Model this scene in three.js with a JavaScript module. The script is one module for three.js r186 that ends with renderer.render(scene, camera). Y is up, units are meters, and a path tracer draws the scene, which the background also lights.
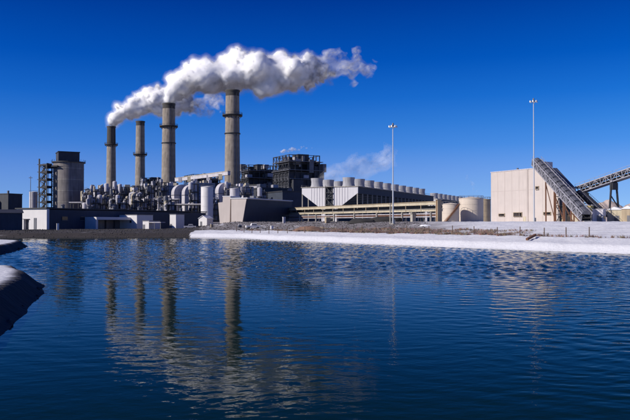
import * as THREE from 'three';
import { mergeGeometries } from 'three/addons/utils/BufferGeometryUtils.js';
import { ImprovedNoise } from 'three/addons/math/ImprovedNoise.js';

// ---------------------------------------------------------------- camera, sky, sun, exposure
const scene = new THREE.Scene();
const CAM_H = 5, FOCAL = 700;                       // eye 5 m above the water; focal length in units of the 630 x 420 photograph
const camera = new THREE.PerspectiveCamera(2 * Math.atan(210 / FOCAL) * 180 / Math.PI, 1024 / 683, 0.5, 30000);
camera.position.set(0, CAM_H, 0);
camera.lookAt(0, CAM_H + 12 / FOCAL * 100, -100);
const renderer = new THREE.WebGLRenderer();
renderer.toneMapping = THREE.LinearToneMapping;
renderer.toneMappingExposure = 1;
renderer.shadowMap.enabled = true;

const SUN_EL = 29 * Math.PI / 180, SUN_AZ = 67 * Math.PI / 180;   // 67 degrees to the left of straight behind the camera
const sunDir = new THREE.Vector3(-Math.sin(SUN_AZ) * Math.cos(SUN_EL), Math.sin(SUN_EL), Math.cos(SUN_AZ) * Math.cos(SUN_EL));
{
  const stops = [[-90, 40, 52, 66], [-2, 70, 95, 130], [0, 140, 182, 234], [2, 118, 164, 231], [4.2, 98, 147, 227], [6.2, 68, 131, 221], [8, 50, 119, 213], [10, 30, 104, 204], [13, 10, 84, 185], [17.6, 3, 61, 152], [30, 3, 50, 130], [60, 3, 40, 112], [90, 3, 36, 104]];
  const lin = (c) => Math.pow(c / 255, 2.2), W = 512, H = 1024, data = new Float32Array(W * H * 4), swell = [0.95, 0.85, 0.5];
  for (let j = 0; j < H; j++) {
    const el = ((j + 0.5) / H - 0.5) * 180;
    let k = 0; while (k < stops.length - 2 && el > stops[k + 1][0]) k++;
    const a = stops[k], b = stops[k + 1], t = Math.min(1, Math.max(0, (el - a[0]) / (b[0] - a[0])));
    for (let i = 0; i < W; i++) {
      const up = el * Math.PI / 180, round = ((i + 0.5) / W - 0.5) * 2 * Math.PI, cg = Math.cos(round) * Math.cos(up) * sunDir.x + Math.sin(up) * sunDir.y + Math.sin(round) * Math.cos(up) * sunDir.z;   // air scatters least at a right angle to the sun
      for (let c = 0; c < 3; c++) data[(j * W + i) * 4 + c] = (lin(a[c + 1]) * (1 - t) + lin(b[c + 1]) * t) * (el < 0 ? 1 : 0.93 + swell[c] * cg * cg);
      data[(j * W + i) * 4 + 3] = 1;
    }
  }
  const sky = new THREE.DataTexture(data, W, H, THREE.RGBAFormat, THREE.FloatType);
  sky.mapping = THREE.EquirectangularReflectionMapping; sky.magFilter = THREE.LinearFilter; sky.needsUpdate = true;
  scene.background = sky; scene.environment = sky;
}
const sun = new THREE.DirectionalLight(new THREE.Color(1, 0.94, 0.86), 5);
sun.position.copy(sunDir).multiplyScalar(1500).add(new THREE.Vector3(-50, 0, -450));
sun.target.position.set(-50, 0, -450);
sun.castShadow = true; sun.shadow.mapSize.set(4096, 4096);
Object.assign(sun.shadow.camera, { left: -800, right: 800, top: 700, bottom: -700, near: 1, far: 4000 });
scene.add(sun, sun.target);

// ---------------------------------------------------------------- helpers
const RNG = (s) => () => { s |= 0; s = s + 0x6D2B79F5 | 0; let t = Math.imul(s ^ s >>> 15, 1 | s); t = t + Math.imul(t ^ t >>> 7, 61 | t) ^ t; return ((t ^ t >>> 14) >>> 0) / 4294967296; };
const perlin = new ImprovedNoise(), noise = (x, y, z = 0) => perlin.noise(x + 31.7, y + 17.3, z + 9.1);
const fbm = (x, y, z = 0, o = 4) => { let s = 0, a = 1, n = 0; for (let i = 0; i < o; i++) { s += a * noise(x, y, z); n += a; x *= 2.03; y *= 2.03; z *= 2.03; a *= 0.5; } return s / n; };
const smooth = (a, b, x) => { const t = Math.min(1, Math.max(0, (x - a) / (b - a))); return t * t * (3 - 2 * t); };
const mixn = (a, b, t) => a + (b - a) * t;
const bearing = (px, d) => [(px - 315) / FOCAL * d, -d];            // a survey: bearing read off the photograph and a distance in metres
const level = (py, d) => CAM_H + (222 - py) / FOCAL * d;            // height in metres read off the photograph at that distance
const GRID = -0.4225;                                               // the sheds and cooling towers are turned 24 degrees
const SHORE_GRID = -1.104;                                          // the boiler row and the conveyors run along the shore

const taken = new Map();
const numbered = (n) => { const k = taken.get(n) ?? 0; taken.set(n, k + 1); return k ? `${n}_${String(k).padStart(3, '0')}` : n; };
function box(w, h, d, x = 0, y = 0, z = 0, ry = 0) { const g = new THREE.BoxGeometry(w, h, d); g.translate(0, h / 2, 0); if (ry) g.rotateY(ry); g.translate(x, y, z); return g; }
function cyl(r0, r1, h, x = 0, y = 0, z = 0, seg = 24, open = false) { const g = new THREE.CylinderGeometry(r1, r0, h, seg, 1, open); g.translate(x, y + h / 2, z); return g; }
function beam(p, q, w = 0.3, t = w) {
  const a = new THREE.Vector3(...p), b = new THREE.Vector3(...q), l = a.distanceTo(b), g = new THREE.BoxGeometry(w, t, l);
  const m = new THREE.Matrix4().lookAt(b, a, Math.abs(b.y - a.y) > l * 0.98 ? new THREE.Vector3(1, 0, 0) : new THREE.Vector3(0, 1, 0));
  m.setPosition((p[0] + q[0]) / 2, (p[1] + q[1]) / 2, (p[2] + q[2]) / 2); g.applyMatrix4(m); return g;
}
function pipe(points, r, seg = 10, bends = 24) { const c = new THREE.CatmullRomCurve3(points.map((p) => new THREE.Vector3(...p)), false, 'catmullrom', 0.2); return new THREE.TubeGeometry(c, bends, r, seg, false); }
function lathe(pts, seg = 32) { return new THREE.LatheGeometry(pts.map(([r, y]) => new THREE.Vector2(r, y)), seg); }
function frustum(w0, d0, w1, d1, h, x = 0, y = 0, z = 0) {            // a box whose foot and head have different sizes
  const g = new THREE.BoxGeometry(1, h, 1), p = g.attributes.position;
  for (let i = 0; i < p.count; i++) { const top = p.getY(i) > 0; p.setX(i, p.getX(i) * (top ? w1 : w0)); p.setZ(i, p.getZ(i) * (top ? d1 : d0)); }
  g.computeVertexNormals(); g.translate(x, y + h / 2, z); return g;
}
function prism(outline, depth, bevel = 0, holes = []) {                          // outline in x-y, pulled along +z
  const s = new THREE.Shape(outline.map(([x, y]) => new THREE.Vector2(x, y)));
  for (const [x, y, w, h] of holes) s.holes.push(new THREE.Path([[x - w / 2, y], [x - w / 2, y + h], [x + w / 2, y + h], [x + w / 2, y]].map((p) => new THREE.Vector2(...p))));
  return new THREE.ExtrudeGeometry(s, { depth, bevelEnabled: bevel > 0, bevelSize: bevel, bevelThickness: bevel, bevelSegments: 1 });
}
function metres(g) {                                                 // uv in metres, by the way each face points
  if (g.index) g = g.toNonIndexed();
  for (const k of Object.keys(g.attributes)) if (!['position', 'normal'].includes(k)) g.deleteAttribute(k);
  if (!g.attributes.normal) g.computeVertexNormals();
  const p = g.attributes.position, uv = new Float32Array(p.count * 2), a = new THREE.Vector3(), b = new THREE.Vector3(), c = new THREE.Vector3(), n = new THREE.Vector3();
  for (let i = 0; i < p.count; i += 3) {
    a.fromBufferAttribute(p, i); b.fromBufferAttribute(p, i + 1); c.fromBufferAttribute(p, i + 2);
    n.crossVectors(b.clone().sub(a), c.clone().sub(a)); const ax = Math.abs(n.x), ay = Math.abs(n.y), az = Math.abs(n.z);
    [a, b, c].forEach((v, k) => { uv[(i + k) * 2] = ay > ax && ay > az ? v.x : ax > az ? v.z : v.x; uv[(i + k) * 2 + 1] = ay > ax && ay > az ? v.z : v.y; });
  }
  g.setAttribute('uv', new THREE.BufferAttribute(uv, 2)); return g;
}
function part(parent, name, geos, material) {
  const m = new THREE.Mesh(mergeGeometries([geos].flat().map(metres)), material);
  m.name = parent === scene ? numbered(name) : name; m.castShadow = m.receiveShadow = true; parent.add(m); return m;
}
function thing(name, label, category, [x, y, z] = [0, 0, 0], turn = 0, group) {
  const o = new THREE.Group(); o.name = numbered(name); o.position.set(x, y, z); o.rotation.y = turn;
  o.userData = { label, category }; if (group) o.userData.group = group; scene.add(o); return o;
}
function tag(o, label, category, group) { Object.assign(o.userData, { label, category }); if (group) o.userData.group = group; return o; }
function dup(o, [x, y, z], turn, label) { const c = o.clone(); c.name = numbered(o.name.replace(/_\d+$/, '')); c.position.set(x, y, z); c.rotation.y = turn; c.userData = { ...o.userData, label }; scene.add(c); return c; }

// ---------------------------------------------------------------- materials
function texture(size, fn, srgb = true) {                            // fn gives 0..1 grey or [r, g, b]
  const d = new Uint8Array(size * size * 4);
  for (let j = 0; j < size; j++) for (let i = 0; i < size; i++) { let v = fn(i / size, j / size); if (!Array.isArray(v)) v = [v, v, v]; for (let c = 0; c < 3; c++) d[(j * size + i) * 4 + c] = Math.max(0, Math.min(255, v[c] * 255)); d[(j * size + i) * 4 + 3] = 255; }
  const t = new THREE.DataTexture(d, size, size); t.wrapS = t.wrapT = THREE.RepeatWrapping; t.magFilter = THREE.LinearFilter; if (srgb) t.colorSpace = THREE.SRGBColorSpace; t.needsUpdate = true; return t;
}
const tileNoise = (u, v, f, g, o = 3, seed = 0) => {                 // noise that closes on itself over one tile
  const n = (a, b) => fbm(a * f + seed, b * g + seed, seed * 0.7, o), wu = u, wv = v;
  return n(u, v) * (1 - wu) * (1 - wv) + n(u - 1, v) * wu * (1 - wv) + n(u, v - 1) * (1 - wu) * wv + n(u - 1, v - 1) * wu * wv;
};
const weather = texture(512, (u, v) => 0.95 + 0.2 * tileNoise(u, v, 34, 3, 3, 2) + 0.18 * tileNoise(u, v, 5, 5, 4, 5));
const concreteTex = texture(512, (u, v) => { const s = 0.88 + 0.3 * tileNoise(u, v, 26, 2.2, 3, 8) + 0.2 * tileNoise(u, v, 6, 6, 4, 3); return [s, s * 0.985, s * 0.96]; });
const cleanTex = texture(512, (u, v) => 0.965 + 0.06 * tileNoise(u, v, 40, 3, 3, 6) + 0.07 * tileNoise(u, v, 5, 5, 4, 7));
const rough512 = texture(512, (u, v) => 0.5 + 0.8 * tileNoise(u, v, 9, 9, 5, 11), false);
const rep = (t, m) => { const c = t.clone(); c.repeat.set(1 / m, 1 / m); c.needsUpdate = true; return c; };
const weatherT = rep(weather, 17), concreteT = rep(concreteTex, 29), cleanT = rep(cleanTex, 21), grainT = rep(rough512, 6);
const mat = (r, g, b, rough = 0.8, map = weatherT, extra = {}) => new THREE.MeshStandardMaterial({ color: new THREE.Color().setRGB(r, g, b), roughness: rough, map, ...extra });
const M = {
  stack: mat(0.34, 0.30, 0.265, 0.9, concreteT), soot: mat(0.06, 0.055, 0.05, 0.9), darkSteel: mat(0.035, 0.036, 0.042, 0.6, weatherT), steel: mat(0.16, 0.16, 0.18, 0.5, weatherT, { metalness: 0.3 }),
  paleSteel: mat(0.54, 0.51, 0.54, 0.55), duct: mat(0.36, 0.35, 0.39, 0.5), navy: mat(0.04, 0.05, 0.075, 0.7), boiler: mat(0.045, 0.047, 0.058, 0.7), tankCream: mat(0.62, 0.53, 0.44, 0.7, cleanT), cream: mat(0.53, 0.462, 0.425, 0.75, cleanT),
  white: mat(0.74, 0.71, 0.70, 0.7, cleanT), beige: mat(0.52, 0.45, 0.33, 0.8), tan: mat(0.42, 0.33, 0.22, 0.8), yellow: mat(0.58, 0.42, 0.10, 0.6), rust: mat(0.20, 0.09, 0.05, 0.9), glass: mat(0.02, 0.025, 0.03, 0.15, null),
  tower: mat(0.66, 0.64, 0.66, 0.75, cleanT), silo: mat(0.24, 0.22, 0.225, 0.7, concreteT), fan: mat(0.36, 0.355, 0.38, 0.75), louvre: mat(0.035, 0.042, 0.06, 0.8), galv: mat(0.5, 0.51, 0.53, 0.4, null, { metalness: 0.35 }), lens: mat(0.75, 0.76, 0.78, 0.15, null), brick: mat(0.25, 0.14, 0.09, 0.9),
  roofSnow: mat(0.70, 0.70, 0.73, 0.9, null), post: mat(0.12, 0.08, 0.06, 0.9, null), concrete: mat(0.42, 0.40, 0.37, 0.9, concreteT), coal: mat(0.03, 0.028, 0.028, 0.95, null),
};

// ---------------------------------------------------------------- the ground and the pond
const POND = [[24, -7], [-6, -8], [-9, -16], [-11.8, -24], [-14.2, -32.4], [-16.6, -41], [-19.0, -49], [-21.6, -55.5], [-24.2, -60.5], [-25.2, -62.2], [-27, -63], [-33, -62.5], [-45, -64], [-53, -78], [-46.5, -97], [-49, -112], [-53.4, -128], [-58.6, -143], [-62, -150], [-76, -166], [-92, -188], [-116, -206], [-112, -224], [-90, -226], [-66, -228], [-42, -232], [-23.5, -219], [-12.5, -195], [0, -179], [10.2, -160], [19.3, -150], [26.6, -138], [33.4, -130], [38.9, -121], [44.4, -115], [48.8, -108], [55, -97], [62, -78], [60, -45], [46, -18]];
function pondDistance(x, z) {                                        // metres from the waterline, negative on the water
  let best = 1e9, inside = false;
  for (let i = 0, j = POND.length - 1; i < POND.length; j = i++) {
    const [ax, az] = POND[j], [bx, bz] = POND[i], vx = bx - ax, vz = bz - az, t = Math.max(0, Math.min(1, ((x - ax) * vx + (z - az) * vz) / (vx * vx + vz * vz))), dx = x - ax - t * vx, dz = z - az - t * vz;
    best = Math.min(best, dx * dx + dz * dz);
    if ((az > z) !== (bz > z) && x < (bx - ax) * (z - az) / (bz - az) + ax) inside = !inside;
  }
  return inside ? -Math.sqrt(best) : Math.sqrt(best);
}
function ground(x, z) {
  if (x * x + z * z > 900 * 900) return 5;
  const d = pondDistance(x, z) + 0.3 * noise(x * 0.2, z * 0.2) + 0.05 * noise(x * 0.7, z * 0.7, 4);
  if (d < 0) return Math.max(-2.5, d * 0.4);
  const right = 1.3 * smooth(0, 3.2, d) + 0.9 * smooth(2, 14, d) + 2.8 * smooth(14, 52, d);
  const left = 1.5 * smooth(0, 6, d) + 0.4 * smooth(4, 20, d) + 3.1 * smooth(150, 260, d);
  const near = 1.25 * smooth(-0.1, 1.9, d) + 0.1 * smooth(4, 30, d) + 1.2 * smooth(40, 90, d);
  const camera_side = 3.3 * smooth(0, 6, d);
  let h = mixn(left, right - 0.13 * (0.7 + 0.6 * noise(x * 0.3, z * 0.3)) * (Math.exp(-Math.pow((d - 7.4) / 0.6, 2)) + Math.exp(-Math.pow((d - 9.6) / 0.6, 2))), smooth(-58, -30, x));   // wheel ruts in the snow
  h = mixn(h, near, smooth(-185, -140, z) * smooth(0, -10, x));
  h = mixn(h, camera_side, smooth(-16, -4, z));
  const calm = 1 - 0.75 * smooth(-185, -140, z) * smooth(0, -10, x);
  return h + calm * smooth(0.5, 6, d) * (0.22 * noise(x * 0.22, z * 0.22, 2) + 0.10 * noise(x * 0.7, z * 0.7, 3)) + 0.18 * smooth(20, 60, d) * fbm(x * 0.05, z * 0.05);
}
{
  const axis = (fine0, fine1, step, lo, hi) => {
    const a = [], b = []; let s = step; for (let v = fine0; v > lo;) { s *= 1.09; v -= s; a.unshift(Math.max(v, lo)); }
    const c = []; for (let v = fine0; v <= fine1; v += step) c.push(v); s = step; for (let v = fine1; v < hi;) { s *= 1.09; v += s; b.push(Math.min(v, hi)); } return [...a, ...c, ...b];
  };
  const span = (a, b, st) => { const o = []; for (let v = a; v < b - 1e-6; v += st) o.push(v); return o; };
  const xs = [...axis(-66, -66, 0.75, -14000, -66).slice(0, -1).filter((v) => v < -66), ...span(-66, -8, 0.45), ...span(-8, 66, 0.75), ...axis(66, 66, 0.75, 66, 14000)], zs = [...axis(-246, -246, 0.75, -18000, -246).filter((v) => v < -246), ...span(-246, -78, 0.75), ...span(-78, -8, 0.45), ...axis(-8, -8, 0.75, -8, 3000)], nx = xs.length, nz = zs.length;
  const pos = new Float32Array(nx * nz * 3), col = new Float32Array(nx * nz * 3), uv = new Float32Array(nx * nz * 2), idx = [];
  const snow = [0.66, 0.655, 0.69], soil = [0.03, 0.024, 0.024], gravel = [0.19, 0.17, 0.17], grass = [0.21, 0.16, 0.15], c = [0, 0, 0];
  for (let j = 0; j < nz; j++) for (let i = 0; i < nx; i++) {
    const x = xs[i], z = zs[j], k = j * nx + i, far = Math.hypot(x, z + 200) > 1200, d = far ? 900 : pondDistance(x, z), px = 315 + FOCAL * x / Math.max(20, -z);
    pos.set([x, ground(x, z), z], k * 3); uv.set([x, z], k * 2);
    const n1 = fbm(x * 0.06, z * 0.06, 7), n2 = fbm(x * 0.35, z * 0.35, 12), n3 = noise(x * 1.7, z * 1.7, 5);
    let s;                                                            // how much snow lies here
    if ((x < -20 && z > -176 || x < -5 && z > -100) && z < -10) s = smooth(1.75, 2.3, d + 0.6 * n2);           // near banks: snow on top; dark soil on the slope also paints its shade
    else if (px < 190 || (x < -42)) s = 0.3 * smooth(0.3, 0.5, n2);
    else if (d < 13.5) s = 1 - 0.35 * smooth(0.28, 0.5, n2) * smooth(5, 9, d);
    else { const open = smooth(400, 490, px + 60 * n1); s = mixn(smooth(0.22, 0.42, n2 + n1 * 0.4), 1 - 0.3 * smooth(0.2, 0.45, n2), open); s = mixn(s, s * 0.6, smooth(25, 19, d) * smooth(540, 480, px)); }
    s = mixn(s, 0.85 - 0.5 * smooth(0.05, 0.3, n1), smooth(420, 620, Math.hypot(x + 40, (z + 420) * 0.6)));   // snow added on the unseen far plain, bouncing light up under the steam
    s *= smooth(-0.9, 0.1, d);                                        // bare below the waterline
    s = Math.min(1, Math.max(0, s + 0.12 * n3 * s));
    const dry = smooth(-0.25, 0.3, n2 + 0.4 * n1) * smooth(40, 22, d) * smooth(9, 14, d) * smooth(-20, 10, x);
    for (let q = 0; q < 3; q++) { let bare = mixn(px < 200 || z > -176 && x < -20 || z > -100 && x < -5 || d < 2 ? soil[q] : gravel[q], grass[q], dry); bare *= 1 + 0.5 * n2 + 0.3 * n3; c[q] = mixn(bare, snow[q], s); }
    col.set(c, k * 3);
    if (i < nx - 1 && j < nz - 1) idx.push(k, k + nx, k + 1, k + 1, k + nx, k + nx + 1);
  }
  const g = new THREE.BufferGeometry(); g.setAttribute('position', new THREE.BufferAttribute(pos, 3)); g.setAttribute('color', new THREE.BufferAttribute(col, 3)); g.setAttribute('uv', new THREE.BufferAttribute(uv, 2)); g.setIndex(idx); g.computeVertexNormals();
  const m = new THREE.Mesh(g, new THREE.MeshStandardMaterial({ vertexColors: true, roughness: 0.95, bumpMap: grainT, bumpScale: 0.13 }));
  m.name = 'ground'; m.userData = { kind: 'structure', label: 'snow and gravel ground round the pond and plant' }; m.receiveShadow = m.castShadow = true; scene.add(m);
}
{
  const R = RNG(77), waves = [], rows = [], COLS = 760; for (let d = 7; d < 242; d *= 1.0038) rows.push(d);
  for (let i = 0; i < 48; i++) {
    const L = 0.26 * Math.pow(7, Math.pow((i + R()) / 48, 1.15)), a = Math.PI / 2 + (i % 3 ? 0 : 0.5) + (R() - 0.5) * (i % 2 ? 2.7 : 1.3), k = 2 * Math.PI / L;
    waves.push([Math.cos(a) * k, Math.sin(a) * k, R() * 6.28, L]);
  }
  const P = new Float32Array(rows.length * (COLS + 1) * 3), UV = new Float32Array(rows.length * (COLS + 1) * 2), I = new Uint32Array((rows.length - 1) * COLS * 6), T = 12; let o = 0, q = 0;
  rows.forEach((d, j) => {
    const half = 0.6 * d + 14, dz = d * 0.0038, dx = 2 * half / COLS, live = waves.map((w) => [w[0], w[1], w[2], w[3], smooth(2.1, 3.6, 6.283 / Math.max(Math.abs(w[0]) * dx, Math.abs(w[1]) * dz))]).filter((w) => w[4] > 0);
    const even = 0.12 / 6.283 * Math.sqrt(2 / Math.max(2, live.reduce((s, w) => s + w[4] * w[4], 0)));
    for (let i = 0; i <= COLS; i++) {
      const x = (i / COLS * 2 - 1) * half, z = -d, wx = x + 1.2 * noise(x * 0.16, z * 0.16), wz = z + 1.2 * noise(x * 0.16, z * 0.16, 5);
      // the breeze ruffles the far and the right water; the near left lies sheltered
      const gust = Math.max(0.09, 0.11 + 0.8 * smooth(0, 1, (d - 50 + 12 * noise(x * 0.05, z * 0.02, 6)) / 34) + 0.42 * smooth(0, 1, (x - 2 + 6 * noise(x * 0.04, z * 0.05, 3)) / 22) * smooth(95, 50, d) + 0.22 * noise(x * 0.09, z * 0.04, 8) * smooth(22, 50, d));
      let h = 0; for (const w of live) h += w[3] * w[4] * Math.sin(wx * w[0] + wz * w[1] + w[2]); h *= gust * even;
      P[o * 3] = x; P[o * 3 + 1] = h; P[o * 3 + 2] = z; UV[o * 2] = x / T; UV[o * 2 + 1] = -z / T; o++;
      if (j && i) { const e = o - 1, f = e - COLS - 1; I[q++] = f - 1; I[q++] = e; I[q++] = e - 1; I[q++] = f - 1; I[q++] = f; I[q++] = e; }
    }
  });
  const K = 1024, fine = new Uint8Array(K * K * 4), rip = [];          // the finest ripples, one closed tile of 12 m
  for (let i = 0; i < 34; i++) { const n = 26 + 70 * R(), a = Math.PI / 2 + (R() - 0.5) * 2.2, kx = Math.round(Math.cos(a) * n), ky = Math.round(Math.sin(a) * n); rip.push([kx, ky, R() * 6.28, 1 / Math.hypot(kx, ky)]); }
  for (let j = 0; j < K; j++) for (let i = 0; i < K; i++) {
    let sx = 0, sy = 0; for (const [kx, ky, p, l] of rip) { const c = Math.cos((kx * i + ky * j) / K * 6.28318 + p) * l; sx += c * kx; sy += c * ky; }
    const e = 0.0018, nx = -sx * e, ny = -sy * e, l = 1 / Math.sqrt(1 + nx * nx + ny * ny), o = (j * K + i) * 4; fine[o] = (nx * l * 0.5 + 0.5) * 255; fine[o + 1] = (ny * l * 0.5 + 0.5) * 255; fine[o + 2] = (l * 0.5 + 0.5) * 255; fine[o + 3] = 255;
  }
  const nt = new THREE.DataTexture(fine, K, K); nt.wrapS = nt.wrapT = THREE.RepeatWrapping; nt.magFilter = THREE.LinearFilter; nt.needsUpdate = true;
  const gg = new THREE.BufferGeometry(); gg.setAttribute('position', new THREE.BufferAttribute(P, 3)); gg.setAttribute('uv', new THREE.BufferAttribute(UV, 2)); gg.setIndex(new THREE.BufferAttribute(I, 1)); gg.computeVertexNormals();
  const water = new THREE.Mesh(gg, new THREE.MeshPhysicalMaterial({ color: new THREE.Color().setRGB(0.0015, 0.0135, 0.011), roughness: 0.03, ior: 1.333, specularIntensity: 0.105, normalMap: nt }));
  water.name = 'pond_water'; water.userData = { kind: 'structure', label: 'dark blue rippled pond water' }; water.receiveShadow = true; scene.add(water);
}

// ---------------------------------------------------------------- chimneys
function chimney(px, d, top, rTop, rFoot, platformY, ringY, label, darkTop) {
  const [x, z] = bearing(px, d), y0 = 4.6, H = level(top, d) - y0, t = thing('chimney', label, 'chimney', [x, y0, z], 0, 'tall chimneys of the power plant');
  const rad = (y) => mixn(rFoot, rTop, y / H), capH = darkTop;
  part(t, 'shaft', lathe([[rFoot, 0], [rad(H * 0.5), H * 0.5], [rad(H - capH), H - capH]], 48), M.stack);
  part(t, 'cap', lathe([[rad(H - capH) + 0.05, H - capH], [rTop + 0.05, H - 2.2], [rTop + 0.7, H - 1.8], [rTop + 0.7, H], [rTop - 0.8, H], [rTop - 0.9, H - 12]], 48), M.soot);
  const walkway = (y, out, thick) => {
    const r = rad(y), w = part(t, 'platform', lathe([[r, y], [r + out, y], [r + out, y + thick], [r, y + thick]], 40), M.darkSteel);
    part(w, 'railing', [1.2, 2.4].map((q) => { const g = new THREE.TorusGeometry(r + out - 0.1, 0.14, 5, 40); g.rotateX(Math.PI / 2); g.translate(0, y + thick + q - 0.1, 0); return g; }).concat([...Array(20)].map((_, k) => box(0.22, 2.4, 0.22, Math.cos(k * 0.314) * (r + out - 0.1), y + thick, Math.sin(k * 0.314) * (r + out - 0.1)))), M.darkSteel);
    for (let k = 0; k < 12; k++) part(w, 'bracket', [beam([Math.cos(k * 0.5236) * r, y - out * 0.8, Math.sin(k * 0.5236) * r], [Math.cos(k * 0.5236) * (r + out * 0.9), y, Math.sin(k * 0.5236) * (r + out * 0.9)], 0.4)], M.darkSteel);
  };
  walkway(level(platformY, d) - y0, 3.4, 1.6);
  if (ringY) { const y = level(ringY, d) - y0; part(t, 'band', lathe([[rad(y), y], [rad(y) + 0.9, y], [rad(y) + 0.9, y + 1.1], [rad(y), y + 1.1]], 40), M.darkSteel); }
  part(t, 'ladder', [beam([Math.cos(0.9) * (rFoot + 0.4), 0, Math.sin(0.9) * (rFoot + 0.4)], [Math.cos(0.9) * (rTop + 0.4), H - 2, Math.sin(0.9) * (rTop + 0.4)], 0.5)], M.darkSteel);
}
chimney(111, 1108, 126.2, 6.4, 8.2, 145.2, 0, 'leftmost and farthest chimney, beside the big round silo, dark top, trailing steam', 29);
chimney(140, 1053, 121, 6.3, 8.0, 155, 0, 'slender chimney without steam between the leftmost chimney and the thick one', 7);
chimney(168.5, 902, 103.3, 7.9, 9.6, 127, 143.5, 'thick chimney, third from left, from which the large white steam plume rises', 7);
chimney(232.3, 806, 90, 7.8, 9.4, 116, 134, 'tallest and nearest chimney, rightmost of the four, no steam of its own', 7);

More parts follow.
